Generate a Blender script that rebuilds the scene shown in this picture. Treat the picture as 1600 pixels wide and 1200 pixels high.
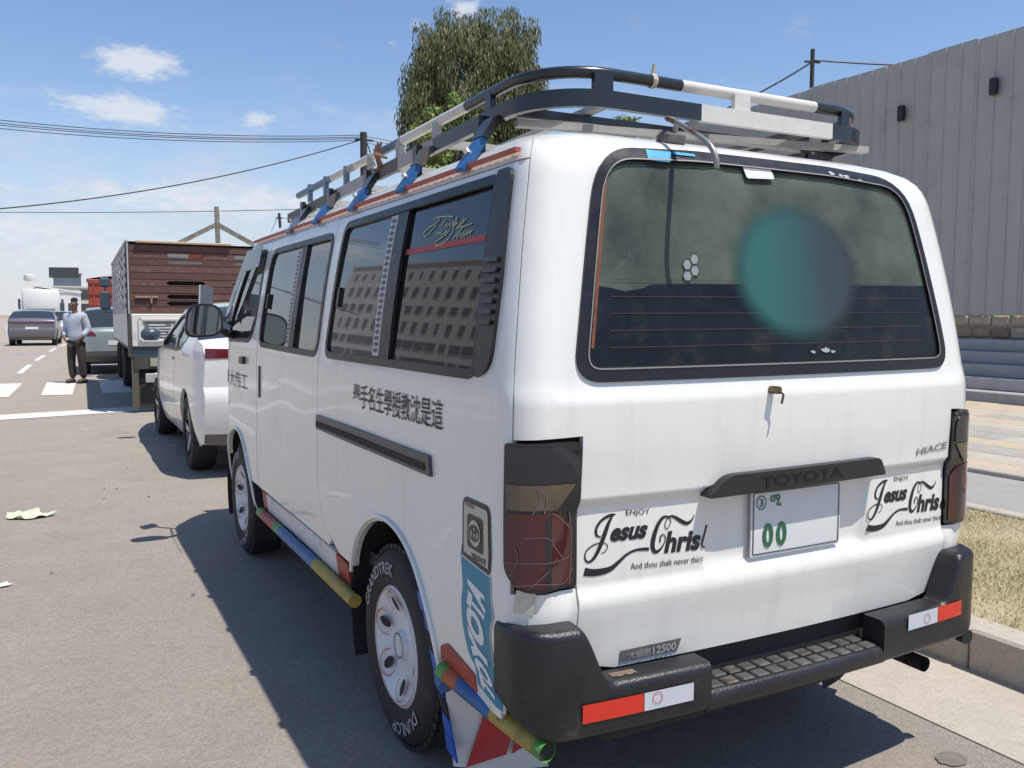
import bpy, bmesh, math, random
from mathutils import Vector, Matrix
from mathutils.geometry import delaunay_2d_cdt
random.seed(7)
sc = bpy.context.scene
for o in list(bpy.data.objects): bpy.data.objects.remove(o)
COL = sc.collection

# ------------------------------------------------------------------ camera
CF, CYAW, CPITCH, CROLL = 1348.6, math.radians(28.02), math.radians(-4.53), math.radians(0.17)
CPOS = Vector((-1.787, -2.610, 1.409))
def cam_axes():
    cy, sy, cp, sp = math.cos(CYAW), math.sin(CYAW), math.cos(CPITCH), math.sin(CPITCH)
    fw = Vector((sy*cp, cy*cp, sp)); rt = Vector((cy, -sy, 0)); up = rt.cross(fw)
    cr, sr = math.cos(CROLL), math.sin(CROLL)
    return cr*rt+sr*up, -sr*rt+cr*up, fw
CR, CU, CFW = cam_axes()
cam_d = bpy.data.cameras.new('camera'); cam = bpy.data.objects.new('camera', cam_d); COL.objects.link(cam)
cam_d.sensor_width = 36; cam_d.lens = CF/1600*36; cam_d.clip_end = 3000; cam_d.clip_start = .05
m3 = Matrix((CR, CU, -CFW)).transposed()
cam.matrix_world = Matrix.Translation(CPOS) @ m3.to_4x4()
sc.camera = cam
# ------------------------------------------------------------------ light
SUN = Vector((.21, -.36, 1)).normalized()
EL = math.asin(SUN.z); AZ = math.atan2(SUN.x, SUN.y)
sd = bpy.data.lights.new('sun', 'SUN'); sd.energy = 5.0; sd.angle = math.radians(.53); sd.color = (1, .955, .87)
so = bpy.data.objects.new('sun', sd); COL.objects.link(so)
so.rotation_euler = SUN.to_track_quat('Z', 'Y').to_euler(); so.location = (0, 0, 30)
vs = sc.view_settings; vs.view_transform = 'Standard'; vs.look = 'None'; vs.exposure = 0.09; vs.gamma = 1; vs.use_curve_mapping = False
w = bpy.data.worlds.new('World'); sc.world = w; w.use_nodes = True
nt = w.node_tree; nt.nodes.clear(); N = nt.nodes.new; L = nt.links.new
def px_dir(px, py): return (CFW+CR*((px-800)/CF)+CU*((600-py)/CF)).normalized()
out = N('ShaderNodeOutputWorld'); bg = N('ShaderNodeBackground'); L(bg.outputs[0], out.inputs[0])
sky = N('ShaderNodeTexSky'); sky.sky_type = 'NISHITA'; sky.sun_disc = False
sky.sun_elevation = EL; sky.sun_rotation = AZ; sky.altitude = 1500; sky.air_density = 1.35; sky.dust_density = .5; sky.ozone_density = 2.5
bg.inputs[1].default_value = 0.124
tc = N('ShaderNodeTexCoord')
def mth(op, a, b=None, c=None):
    n = N('ShaderNodeMath'); n.operation = op
    for i, v in enumerate((a, b, c)):
        if v is None: continue
        if isinstance(v, (int, float)): n.inputs[i].default_value = v
        else: L(v, n.inputs[i])
    return n.outputs[0]
def mrange(v, a, b, c=0., d=1.):
    n = N('ShaderNodeMapRange'); n.interpolation_type = 'SMOOTHSTEP'
    L(v, n.inputs[0])
    for i, x in enumerate((a, b, c, d)): n.inputs[i+1].default_value = x
    return n.outputs[0]
sep = N('ShaderNodeSeparateXYZ'); L(tc.outputs['Generated'], sep.inputs[0])
# fair weather cumulus: noise on a cloud deck (direction divided by height), a paler bank low down
zc = mth('MAXIMUM', sep.outputs[2], .03)
azi = mth('ARCTAN2', sep.outputs[0], sep.outputs[1]); ele = mth('ARCSINE', sep.outputs[2])
cmb = N('ShaderNodeCombineXYZ'); L(azi, cmb.inputs[0]); L(mth('MULTIPLY', ele, 2.4), cmb.inputs[1])
nz = N('ShaderNodeTexNoise'); nz.inputs['Scale'].default_value = 9.0; nz.inputs['Detail'].default_value = 7; nz.inputs['Roughness'].default_value = .58
L(cmb.outputs[0], nz.inputs['Vector'])
blob = None
for (px, py, rw, rh, a) in [(212, 98, 66, 24, 1.), (188, 170, 96, 26, .95), (402, 187, 32, 20, .75), (727, 14, 34, 20, .85), (660, 42, 28, 18, .6), (615, 66, 14, 9, .5),
                            (1075, 130, 30, 11, .6), (1128, 129, 20, 11, .55), (270, 306, 210, 30, .80), (70, 360, 210, 44, .78), (410, 318, 120, 34, .85), (180, 400, 320, 50, .75), (20, 290, 60, 14, .55), (1900, 160, 120, 40, .8), (-420, 150, 120, 40, .9), (-800, 240, 200, 50, .8)]:
    d = px_dir(px, py); a0 = math.atan2(d.x, d.y); e0 = math.asin(d.z)
    u = mth('DIVIDE', mth('SUBTRACT', azi, a0), rw/CF); v = mth('DIVIDE', mth('SUBTRACT', ele, e0), rh/CF)
    r2 = mth('ADD', mth('MULTIPLY', u, u), mth('MULTIPLY', v, v))
    g = mth('MULTIPLY', mth('POWER', 2.718, mth('MULTIPLY', r2, -.8)), a)
    blob = g if blob is None else mth('MAXIMUM', blob, g)
nz2 = N('ShaderNodeTexNoise'); nz2.inputs['Scale'].default_value = 46; nz2.inputs['Detail'].default_value = 6; nz2.inputs['Roughness'].default_value = .6
L(cmb.outputs[0], nz2.inputs['Vector'])
edge = mth('ADD', mth('MULTIPLY', mth('SUBTRACT', nz2.outputs[0], .5), 1.5), mth('MULTIPLY', mth('SUBTRACT', nz.outputs[0], .5), .8))
puffs = mrange(mth('ADD', blob, mth('MULTIPLY', edge, .75)), .42, .95, 0, .80)
low = mrange(ele, .40, .02, 0., 1.)
bank = mth('MULTIPLY', mrange(mth('ADD', nz.outputs[0], mth('MULTIPLY', low, .38)), .66, .98), .55)
haze = mrange(ele, .26, .0, 0., .62)
def over(fac, base, col_):
    n = N('ShaderNodeMix'); n.data_type = 'RGBA'; L(fac, n.inputs[0]); L(base, n.inputs[6]); n.inputs[7].default_value = (*col_, 1); return n.outputs[2]
tn_ = N('ShaderNodeMix'); tn_.data_type = 'RGBA'; tn_.blend_type = 'MULTIPLY'; tn_.inputs[0].default_value = 1; L(sky.outputs[0], tn_.inputs[6]); tn_.inputs[7].default_value = (1.0, 1.03, 1.13, 1)
c_ = over(haze, tn_.outputs[2], (4.7, 5.0, 5.75)); c_ = over(bank, c_, (5.0, 5.25, 5.9)); c_ = over(puffs, c_, (6.0, 6.2, 6.6))
L(c_, bg.inputs[0])

# ------------------------------------------------------------------ materials
MATS = {}
def M(name, col, rough=.6, metal=0., coat=0., var=.0, vs=6., bump=0., bs=80., spec=.5, col2=None, c2lo=.5, c2hi=.7, c2s=3., em=None):
    if name in MATS: return MATS[name]
    m = bpy.data.materials.new(name); m.use_nodes = True; t = m.node_tree; b = t.nodes['Principled BSDF']
    b.inputs['Base Color'].default_value = (*col, 1); b.inputs['Roughness'].default_value = rough; b.inputs['Metallic'].default_value = metal
    b.inputs['Specular IOR Level'].default_value = spec
    if coat: b.inputs['Coat Weight'].default_value = coat; b.inputs['Coat Roughness'].default_value = .06
    tcx = t.nodes.new('ShaderNodeTexCoord')
    src = None
    if var:
        n = t.nodes.new('ShaderNodeTexNoise'); n.inputs['Scale'].default_value = vs; n.inputs['Detail'].default_value = 6; n.inputs['Roughness'].default_value = .65
        t.links.new(tcx.outputs['Object'], n.inputs['Vector'])
        r = t.nodes.new('ShaderNodeMapRange'); t.links.new(n.outputs[0], r.inputs[0]); r.inputs[1].default_value = .25; r.inputs[2].default_value = .75
        r.inputs[3].default_value = 1-var; r.inputs[4].default_value = 1+var
        mx = t.nodes.new('ShaderNodeVectorMath'); mx.operation = 'SCALE'; mx.inputs[0].default_value = col; t.links.new(r.outputs[0], mx.inputs['Scale'])
        src = mx.outputs[0]
        r2 = t.nodes.new('ShaderNodeMapRange'); t.links.new(n.outputs[0], r2.inputs[0]); r2.inputs[1].default_value = .3; r2.inputs[2].default_value = .7
        r2.inputs[3].default_value = max(.02, rough-.08); r2.inputs[4].default_value = min(1, rough+.08); t.links.new(r2.outputs[0], b.inputs['Roughness'])
    if col2:
        n = t.nodes.new('ShaderNodeTexNoise'); n.inputs['Scale'].default_value = c2s; n.inputs['Detail'].default_value = 8; n.inputs['Roughness'].default_value = .7
        t.links.new(tcx.outputs['Object'], n.inputs['Vector'])
        r = t.nodes.new('ShaderNodeMapRange'); t.links.new(n.outputs[0], r.inputs[0]); r.inputs[1].default_value = c2lo; r.inputs[2].default_value = c2hi
        mx = t.nodes.new('ShaderNodeMix'); mx.data_type = 'RGBA'; t.links.new(r.outputs[0], mx.inputs[0])
        if src: t.links.new(src, mx.inputs[6])
        else: mx.inputs[6].default_value = (*col, 1)
        mx.inputs[7].default_value = (*col2, 1); src = mx.outputs[2]
    if src: t.links.new(src, b.inputs['Base Color'])
    if bump:
        n = t.nodes.new('ShaderNodeTexNoise'); n.inputs['Scale'].default_value = bs; n.inputs['Detail'].default_value = 4
        t.links.new(tcx.outputs['Object'], n.inputs['Vector'])
        bp = t.nodes.new('ShaderNodeBump'); bp.inputs['Strength'].default_value = bump; bp.inputs['Distance'].default_value = .01
        t.links.new(n.outputs[0], bp.inputs['Height']); t.links.new(bp.outputs[0], b.inputs['Normal'])
    if em: b.inputs['Emission Color'].default_value = (*em[0], 1); b.inputs['Emission Strength'].default_value = em[1]
    MATS[name] = m; return m
def glass(name, tint, dirt=(.3, .32, .28), dlo=0., dhi=.1, refl=1., ds=6., ior=1.6):
    """window glass: sees through (tinted), mirrors by Fresnel, dust on the surface"""
    if name in MATS: return MATS[name]
    m = bpy.data.materials.new(name); m.use_nodes = True; t = m.node_tree; t.nodes.clear(); n = t.nodes.new; l = t.links.new
    o = n('ShaderNodeOutputMaterial'); tr = n('ShaderNodeBsdfTransparent'); tr.inputs[0].default_value = (*tint, 1)
    gl = n('ShaderNodeBsdfGlossy'); gl.inputs['Roughness'].default_value = .02; gl.inputs[0].default_value = (refl, refl, refl, 1)
    fr = n('ShaderNodeFresnel'); fr.inputs[0].default_value = ior
    mx = n('ShaderNodeMixShader'); l(fr.outputs[0], mx.inputs[0]); l(tr.outputs[0], mx.inputs[1]); l(gl.outputs[0], mx.inputs[2])
    df = n('ShaderNodeBsdfDiffuse'); df.inputs[0].default_value = (*dirt, 1)
    tcx = n('ShaderNodeTexCoord'); nn = n('ShaderNodeTexNoise'); nn.inputs['Scale'].default_value = ds; nn.inputs['Detail'].default_value = 8; nn.inputs['Roughness'].default_value = .65
    l(tcx.outputs['Object'], nn.inputs['Vector'])
    r = n('ShaderNodeMapRange'); l(nn.outputs[0], r.inputs[0]); r.inputs[1].default_value = .3; r.inputs[2].default_value = .7; r.inputs[3].default_value = dlo; r.inputs[4].default_value = dhi
    m2 = n('ShaderNodeMixShader'); l(r.outputs[0], m2.inputs[0]); l(mx.outputs[0], m2.inputs[1]); l(df.outputs[0], m2.inputs[2]); l(m2.outputs[0], o.inputs[0])
    MATS[name] = m; return m

# ------------------------------------------------------------------ mesh helpers
def empty(name, loc=(0, 0, 0), rz=0., label=None, cat=None, group=None, kind=None):
    o = bpy.data.objects.new(name, None); COL.objects.link(o); o.location = loc; o.rotation_euler = (0, 0, rz); o.empty_display_size = .1
    return tag(o, label, cat, group, kind)
def tag(o, label=None, cat=None, group=None, kind=None):
    for k, v in (('label', label), ('category', cat), ('group', group), ('kind', kind)):
        if v: o[k] = v
    return o
def link(name, me, m, parent=None):
    o = bpy.data.objects.new(name, me); COL.objects.link(o)
    if m is not None:
        for x in (m if isinstance(m, (list, tuple)) else [m]): me.materials.append(x)
    if parent is not None: o.parent = parent
    return o
class MB:
    def __init__(s): s.v = []; s.f = []; s.mi = []
    def add(s, vs, fs, mi=0):
        b = len(s.v); s.v += [tuple(x) for x in vs]; s.f += [tuple(b+i for i in f) for f in fs]; s.mi += [mi]*len(fs); return s
    def box(s, c, d, rz=0, mi=0, bev=0.):
        x, y, z = d[0]/2, d[1]/2, d[2]/2
        if bev > 0:
            b = min(bev, x*.9, y*.9, z*.9); vs = []; idx = {}
            for sx in (-1, 1):
                for sy in (-1, 1):
                    for sz in (-1, 1):
                        for k in range(3):
                            p = [sx*x, sy*y, sz*z]
                            for j in range(3):
                                if j != k: p[j] -= (sx, sy, sz)[j]*b
                            idx[(sx, sy, sz, k)] = len(vs); vs.append(Vector(p))
            fs = []
            for k in range(3):
                a, bb = [j for j in range(3) if j != k]
                for sg in (-1, 1):
                    q = []
                    for (ua, ub) in ((-1, -1), (1, -1), (1, 1), (-1, 1)):
                        t = [0, 0, 0]; t[k] = sg; t[a] = ua; t[bb] = ub; q.append(idx[(*t, k)])
                    fs.append(q)
            for k in range(3):
                a, bb = [j for j in range(3) if j != k]
                for ua in (-1, 1):
                    for ub in (-1, 1):
                        q = []
                        for sg, kk in ((-1, a), (1, a), (1, bb), (-1, bb)):
                            t = [0, 0, 0]; t[k] = sg; t[a] = ua; t[bb] = ub; q.append(idx[(*t, kk)])
                        fs.append(q)
            for sx in (-1, 1):
                for sy in (-1, 1):
                    for sz in (-1, 1): fs.append([idx[(sx, sy, sz, k)] for k in range(3)])
            ff = []
            for f in fs:
                cc = sum((vs[i] for i in f), Vector())/len(f); nn = (vs[f[1]]-vs[f[0]]).cross(vs[f[2]]-vs[f[0]])
                ff.append(f if nn.dot(cc) > 0 else f[::-1])
            fs = ff
        else:
            vs = [Vector((a, b, cc)) for a in (-x, x) for b in (-y, y) for cc in (-z, z)]
            fs = [(0, 1, 3, 2), (4, 6, 7, 5), (0, 4, 5, 1), (2, 3, 7, 6), (0, 2, 6, 4), (1, 5, 7, 3)]
        if rz: R = Matrix.Rotation(rz, 3, 'Z'); vs = [R @ p for p in vs]
        return s.add([p+Vector(c) for p in vs], fs, mi)
    def tube(s, pts, r, n=10, cap=True, mi=0, rect=None, closed=False):
        """sweep a circle (radius r or list) or a rect (w, h) along pts"""
        P = [Vector(p) for p in pts]; k = len(P); rs = r if isinstance(r, (list, tuple)) else [r]*k
        b = len(s.v); prev = None
        nn = 4 if rect else n
        for i, p in enumerate(P):
            a = P[i-1] if (i > 0 or closed) else P[i]; c = P[(i+1) % k] if (i < k-1 or closed) else P[i]
            t = (c-a).normalized()
            if rect or prev is None:
                up = Vector((0, 0, 1)) if abs(t.z) < .95 else Vector((1, 0, 0))
                u = t.cross(up).normalized()
            else: u = (prev-t*prev.dot(t)).normalized()
            v = u.cross(t).normalized(); prev = u
            if rect:
                for (ca, cb) in ((-.5, -.5), (.5, -.5), (.5, .5), (-.5, .5)): s.v.append(tuple(p+u*ca*rect[0]+v*cb*rect[1]))
            else:
                for j in range(n): th = 2*math.pi*j/n; s.v.append(tuple(p+(u*math.cos(th)+v*math.sin(th))*rs[i]))
        for i in range(k-1 if not closed else k):
            for j in range(nn):
                q = (b+i*nn+j, b+i*nn+(j+1) % nn, b+((i+1) % k)*nn+(j+1) % nn, b+((i+1) % k)*nn+j); s.f.append(q[::-1]); s.mi.append(mi)
        if cap and not closed:
            s.f.append(tuple(b+j for j in range(nn))); s.f.append(tuple(b+(k-1)*nn+j for j in reversed(range(nn)))); s.mi += [mi, mi]
        return s
    def lathe(s, prof, c, axis='x', n=32, mi=0, sgn=1, a0=0., a1=2*math.pi):
        """prof: (radius, offset along axis)"""
        full = abs(a1-a0-2*math.pi) < 1e-6; b = len(s.v); m = n if full else n+1
        for (r, h) in prof:
            for j in range(m):
                th = a0+(a1-a0)*j/n; ca, sa = r*math.cos(th), r*math.sin(th)
                p = (h*sgn, ca, sa) if axis == 'x' else ((ca, sa, h*sgn) if axis == 'z' else (ca, h*sgn, sa))
                s.v.append((p[0]+c[0], p[1]+c[1], p[2]+c[2]))
        for i in range(len(prof)-1):
            for j in range(n):
                q = (b+i*m+j, b+i*m+(j+1) % m, b+(i+1)*m+(j+1) % m, b+(i+1)*m+j); s.f.append(q); s.mi.append(mi)
        return s
    def extr(s, poly, mapf, d0, d1, mi=0):
        """closed prism: poly of 2D points; mapf(a, b, d) -> xyz"""
        n = len(poly); b = len(s.v)
        s.v += [tuple(mapf(p[0], p[1], d0)) for p in poly]+[tuple(mapf(p[0], p[1], d1)) for p in poly]
        s.f.append(tuple(b+i for i in reversed(range(n)))); s.f.append(tuple(b+n+i for i in range(n))); s.mi += [mi, mi]
        for i in range(n): s.f.append((b+i, b+(i+1) % n, b+n+(i+1) % n, b+n+i)); s.mi.append(mi)
        return s
    def build(s, name, m, parent=None, smooth=None, fix=True):
        me = bpy.data.meshes.new(name); me.from_pydata(s.v, [], s.f)
        if any(s.mi):
            for p, i in zip(me.polygons, s.mi): p.material_index = i
        if fix:
            bm = bmesh.new(); bm.from_mesh(me); bmesh.ops.recalc_face_normals(bm, faces=bm.faces); bm.to_mesh(me); bm.free()
        o = link(name, me, m, parent)
        if smooth is not None: shade(me, smooth)
        return o
def shade(me, deg=40):
    me.shade_smooth() if hasattr(me, 'shade_smooth') else None
    bm = bmesh.new(); bm.from_mesh(me); a = math.radians(deg)
    for e in bm.edges:
        if len(e.link_faces) == 2 and e.calc_face_angle(0) > a: e.smooth = False
    for f in bm.faces: f.smooth = True
    bm.to_mesh(me); bm.free()
def copy_tree(o, parent=None):
    c = o.copy(); COL.objects.link(c); c.parent = parent
    for ch in list(o.children): copy_tree(ch, c)
    return c
def crv(pts, n=8, closed=False):
    """Catmull-Rom through points (any dimension)"""
    P = [tuple(p) for p in pts]; k = len(P); o = []
    for i in range(k if closed else k-1):
        p0 = P[(i-1) % k] if (closed or i > 0) else P[i]; p1 = P[i]; p2 = P[(i+1) % k]; p3 = P[(i+2) % k] if (closed or i < k-2) else P[i+1]
        for j in range(n):
            t = j/n; o.append(tuple(.5*(2*b+(c-a)*t+(2*a-5*b+4*c-d)*t*t+(-a+3*b-3*c+d)*t**3) for a, b, c, d in zip(p0, p1, p2, p3)))
    if not closed: o.append(P[-1])
    return o
def rrect(pts, r, n=6):
    """polygon with rounded corners; r single or list"""
    k = len(pts); o = []
    for i in range(k):
        a, b, c = Vector(pts[i-1]), Vector(pts[i]), Vector(pts[(i+1) % k]); rr = r[i] if isinstance(r, (list, tuple)) else r
        if rr <= 0: o.append(tuple(b)); continue
        d1, d2 = (a-b).normalized(), (c-b).normalized(); p1, p2 = b+d1*rr, b+d2*rr
        for j in range(n+1): t = j/n; q = p1*(1-t)**2+b*2*t*(1-t)+p2*t*t; o.append((q.x, q.y))
    return o
def inpoly(x, y, P):
    c = False; n = len(P); j = n-1
    for i in range(n):
        xi, yi = P[i]; xj, yj = P[j]
        if (yi > y) != (yj > y) and x < (xj-xi)*(y-yi)/(yj-yi)+xi: c = not c
        j = i
    return c
def resample(P, d):
    o = []; n = len(P)
    for i in range(n):
        a, b = P[i], P[(i+1) % n]; l = math.hypot(b[0]-a[0], b[1]-a[1]); k = max(1, int(math.ceil(l/d)))
        for j in range(k): o.append((a[0]+(b[0]-a[0])*j/k, a[1]+(b[1]-a[1])*j/k))
    return o
def surf_n(f, a, b, e=.002):
    p = f(a, b); u = f(a+e, b)-f(a-e, b); v = f(a, b+e)-f(a, b-e)
    return p, u.cross(v).normalized()
def panel(name, outer, holes, f, m, parent, grid=.06, rim=.012, off=0., flip=1., gy=None):
    """sheet cut out of the surface f(a, b) along closed outlines, with its edges turned in by rim"""
    gy = gy or grid
    loops = [resample(outer, min(grid, gy))]+[resample(h, min(grid, gy)) for h in holes]
    V = []; E = []
    for lp in loops:
        b = len(V); V += lp; E += [(b+i, b+(i+1) % len(lp)) for i in range(len(lp))]
    xs = [p[0] for p in outer]; ys = [p[1] for p in outer]
    bpts = list(V); cell = {}
    for p in bpts: cell.setdefault((int(p[0]/grid), int(p[1]/gy)), []).append(p)
    a = min(xs)+grid/2
    while a < max(xs):
        b = min(ys)+gy/2
        while b < max(ys):
            if inpoly(a, b, outer) and not any(inpoly(a, b, h) for h in holes):
                ci, cj = int(a/grid), int(b/gy); ok = True
                for i in (-1, 0, 1):
                    for j in (-1, 0, 1):
                        for p in cell.get((ci+i, cj+j), ()):
                            if ((p[0]-a)/grid)**2+((p[1]-b)/gy)**2 < .2: ok = False
                if ok: V.append((a, b))
            b += gy
        a += grid
    vo, eo, fo, ov, _, _ = delaunay_2d_cdt([Vector(p) for p in V], E, [], 0, 1e-6)
    tri = []
    for t in fo:
        cx = sum(vo[i].x for i in t)/3; cy = sum(vo[i].y for i in t)/3
        if inpoly(cx, cy, outer) and not any(inpoly(cx, cy, h) for h in holes): tri.append(tuple(t))
    vs = []; ns = []
    for p in vo:
        q, n = surf_n(f, p.x, p.y); n = n*flip; vs.append(q+n*off); ns.append(n)
    tr = []
    for t in tri:
        nn = (vs[t[1]]-vs[t[0]]).cross(vs[t[2]]-vs[t[0]])
        tr.append(t if nn.dot(ns[t[0]]) > 0 else t[::-1])
    fs = list(tr); vn = list(ns)
    if rim:
        cnt = {}
        for t in tr:
            for i in range(3): cnt[(t[i], t[(i+1) % 3])] = 1
        be = [(a, b) for (a, b) in cnt if (b, a) not in cnt]
        mp = {}
        for a, b in be:
            for i in (a, b):
                if i not in mp:
                    mp[i] = len(vs); vs.append(vs[i]); vs.append(vs[i]-ns[i]*rim); vn += [Vector(), Vector()]
        for a, b in be: fs.append((mp[b], mp[a], mp[a]+1, mp[b]+1))
    me = bpy.data.meshes.new(name); me.from_pydata([tuple(v) for v in vs], [], fs)
    for p in me.polygons: p.use_smooth = len(p.vertices) == 3
    nl = []
    for p in me.polygons:
        for vi in p.vertices: nl.append(tuple(vn[vi]) if len(p.vertices) == 3 else tuple(p.normal))
    me.normals_split_custom_set(nl)
    return link(name, me, m, parent)
def text2d(body, shear=0., bold=0., res=3):
    c = bpy.data.curves.new('txt', 'FONT'); c.body = body; c.shear = shear; c.offset = bold; c.resolution_u = res
    o = bpy.data.objects.new('txt', c); COL.objects.link(o)
    dg = bpy.context.evaluated_depsgraph_get(); dg.update(); ev = o.evaluated_get(dg); me = ev.to_mesh()
    v = [(p.co.x, p.co.y) for p in me.vertices]; f = [tuple(p.vertices) for p in me.polygons]
    ev.to_mesh_clear(); bpy.data.objects.remove(o); bpy.data.curves.remove(c)
    x0 = min(p[0] for p in v); x1 = max(p[0] for p in v); y0 = min(p[1] for p in v); y1 = max(p[1] for p in v)
    return [((p[0]-x0)/(x1-x0), (p[1]-y0)/(y1-y0)) for p in v], f, (x1-x0)/(y1-y0)
def flat_mesh(name, pts3, faces, m, parent):
    me = bpy.data.meshes.new(name); me.from_pydata([tuple(p) for p in pts3], [], faces); return link(name, me, m, parent)
def ribbon(pts):
    """2D stroke [(x, y, width)] -> verts, faces"""
    vs = []; fs = []
    for i, p in enumerate(pts):
        a = pts[max(0, i-1)]; b = pts[min(len(pts)-1, i+1)]; t = Vector((b[0]-a[0], b[1]-a[1]))
        t = t.normalized() if t.length else Vector((1, 0)); n = Vector((-t.y, t.x))*p[2]/2
        vs += [(p[0]+n.x, p[1]+n.y), (p[0]-n.x, p[1]-n.y)]
        if i: k = 2*i; fs.append((k-2, k-1, k+1, k))
    return vs, fs
# ------------------------------------------------------------------ setting
def px3(px, py, depth): return CPOS+(CFW+CR*((px-800)/CF)+CU*((600-py)/CF))*depth
def ground_mat(name, base, dark, light, s1, s2, bump, rough=.85):
    m = bpy.data.materials.new(name); m.use_nodes = True; t = m.node_tree; n = t.nodes.new; l = t.links.new; b = t.nodes['Principled BSDF']
    b.inputs['Roughness'].default_value = rough; b.inputs['Specular IOR Level'].default_value = .25
    tcx = n('ShaderNodeTexCoord')
    a = n('ShaderNodeTexNoise'); a.inputs['Scale'].default_value = s1; a.inputs['Detail'].default_value = 8; a.inputs['Roughness'].default_value = .68
    c = n('ShaderNodeTexNoise'); c.inputs['Scale'].default_value = s2; c.inputs['Detail'].default_value = 3; c.inputs['Roughness'].default_value = .8
    g = n('ShaderNodeTexNoise'); g.inputs['Scale'].default_value = .35; g.inputs['Detail'].default_value = 5; g.inputs['Distortion'].default_value = .6
    for q in (a, c, g): l(tcx.outputs['Object'], q.inputs['Vector'])
    r1 = n('ShaderNodeMapRange'); l(a.outputs[0], r1.inputs[0]); r1.inputs[1].default_value = .33; r1.inputs[2].default_value = .72
    m1 = n('ShaderNodeMix'); m1.data_type = 'RGBA'; l(r1.outputs[0], m1.inputs[0]); m1.inputs[6].default_value = (*base, 1); m1.inputs[7].default_value = (*light, 1)
    r2 = n('ShaderNodeMapRange'); l(c.outputs[0], r2.inputs[0]); r2.inputs[1].default_value = .50; r2.inputs[2].default_value = .72; r2.inputs[4].default_value = .75
    m2 = n('ShaderNodeMix'); m2.data_type = 'RGBA'; l(r2.outputs[0], m2.inputs[0]); l(m1.outputs[2], m2.inputs[6]); m2.inputs[7].default_value = (*dark, 1)
    r3 = n('ShaderNodeMapRange'); l(g.outputs[0], r3.inputs[0]); r3.inputs[1].default_value = .58; r3.inputs[2].default_value = .8; r3.inputs[4].default_value = .55
    m3_ = n('ShaderNodeMix'); m3_.data_type = 'RGBA'; l(r3.outputs[0], m3_.inputs[0]); l(m2.outputs[2], m3_.inputs[6]); m3_.inputs[7].default_value = (base[0]*1.12, base[1]*1.02, base[2]*.88, 1)
    l(m3_.outputs[2], b.inputs['Base Color'])
    bp = n('ShaderNodeBump'); bp.inputs['Strength'].default_value = bump; bp.inputs['Distance'].default_value = .012; l(c.outputs[0], bp.inputs['Height']); l(bp.outputs[0], b.inputs['Normal'])
    MATS[name] = m; return m
asph = ground_mat('asphalt', (.345, .300, .258), (.18, .155, .132), (.395, .348, .30), 2.2, 150, .9)
def grit(m):
    t = m.node_tree; n = t.nodes.new; l = t.links.new; b = t.nodes['Principled BSDF']; src = b.inputs['Base Color'].links[0].from_socket; tcx = n('ShaderNodeTexCoord')
    v = n('ShaderNodeTexVoronoi'); v.inputs['Scale'].default_value = 85; l(tcx.outputs['Object'], v.inputs['Vector'])
    hsv = n('ShaderNodeSeparateColor'); l(v.outputs['Color'], hsv.inputs[0]); r = n('ShaderNodeMapRange'); l(hsv.outputs[0], r.inputs[0]); r.inputs[3].default_value = .90; r.inputs[4].default_value = 1.14
    sc_ = n('ShaderNodeVectorMath'); sc_.operation = 'SCALE'; l(src, sc_.inputs[0]); l(r.outputs[0], sc_.inputs['Scale'])
    st = n('ShaderNodeTexNoise'); st.inputs['Scale'].default_value = 1.1; st.inputs['Detail'].default_value = 7; st.inputs['Roughness'].default_value = .6; st.inputs['Distortion'].default_value = 1.2; l(tcx.outputs['Object'], st.inputs['Vector'])
    r2 = n('ShaderNodeMapRange'); l(st.outputs[0], r2.inputs[0]); r2.inputs[1].default_value = .60; r2.inputs[2].default_value = .78; r2.inputs[4].default_value = .35
    mx = n('ShaderNodeMix'); mx.data_type = 'RGBA'; l(r2.outputs[0], mx.inputs[0]); l(sc_.outputs[0], mx.inputs[6]); mx.inputs[7].default_value = (.15, .13, .115, 1); l(mx.outputs[2], b.inputs['Base Color'])
grit(asph)
conc = ground_mat('concrete', (.40, .355, .30), (.25, .22, .19), (.47, .42, .36), 3., 90, .4)
soil = ground_mat('soil', (.30, .24, .17), (.18, .14, .10), (.38, .31, .22), 4., 60, .8)
paint = M('road_paint', (.62, .59, .54), .8, var=.12, vs=9, col2=(.30, .28, .26), c2lo=.56, c2hi=.72, c2s=14)
def sheet(name, x0, x1, y0, y1, z, m, parent=None, kind='structure'):
    o = flat_mesh(name, [(x0, y0, z), (x1, y0, z), (x1, y1, z), (x0, y1, z)], [(0, 1, 2, 3)], m, parent)
    if parent is None: tag(o, kind=kind)
    return o
sheet('ground', -900, 900, -400, 1500, -.03, soil)
road = sheet('road', -16, .90, -60, 900, 0, asph)
g = MB(); g.box((1.14, 120, -.02), (.54, 360, .05)); gut = tag(g.build('gutter', conc), kind='structure')
# kerb stones along the verge
kb = MB().box((0, 0, .06), (.165, .994, .225), bev=.012); k0 = None
kerb = empty('kerb', (0, 0, 0), kind='structure')
for i in range(34):
    if k0 is None: k0 = kb.build('kerb_stone', conc, kerb, 35); o = k0
    else: o = k0.copy(); COL.objects.link(o)
    o.location = (1.488+random.uniform(-.004, .004), -4.0+i*1.0, random.uniform(-.004, .003))
verge = tag(MB().box((2.535, 12, .05), (1.92, 36, .2)).build('verge', ground_mat('verge_soil', (.36, .29, .19), (.20, .19, .09), (.42, .35, .23), 4., 40, .8)), kind='structure')
e1 = tag(MB().box((3.555, 12, .06), (.12, 36, .22), bev=.01).build('edging', conc), kind='structure')
path = tag(MB().box((4.22, 12, .04), (1.21, 36, .2)).build('path', ground_mat('path_tar', (.30, .285, .27), (.2, .19, .18), (.36, .34, .32), 2.5, 90, .4)), kind='structure')
e2 = tag(MB().box((4.885, 12, .065), (.12, 36, .23), bev=.01).build('edging', conc), kind='structure')
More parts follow.
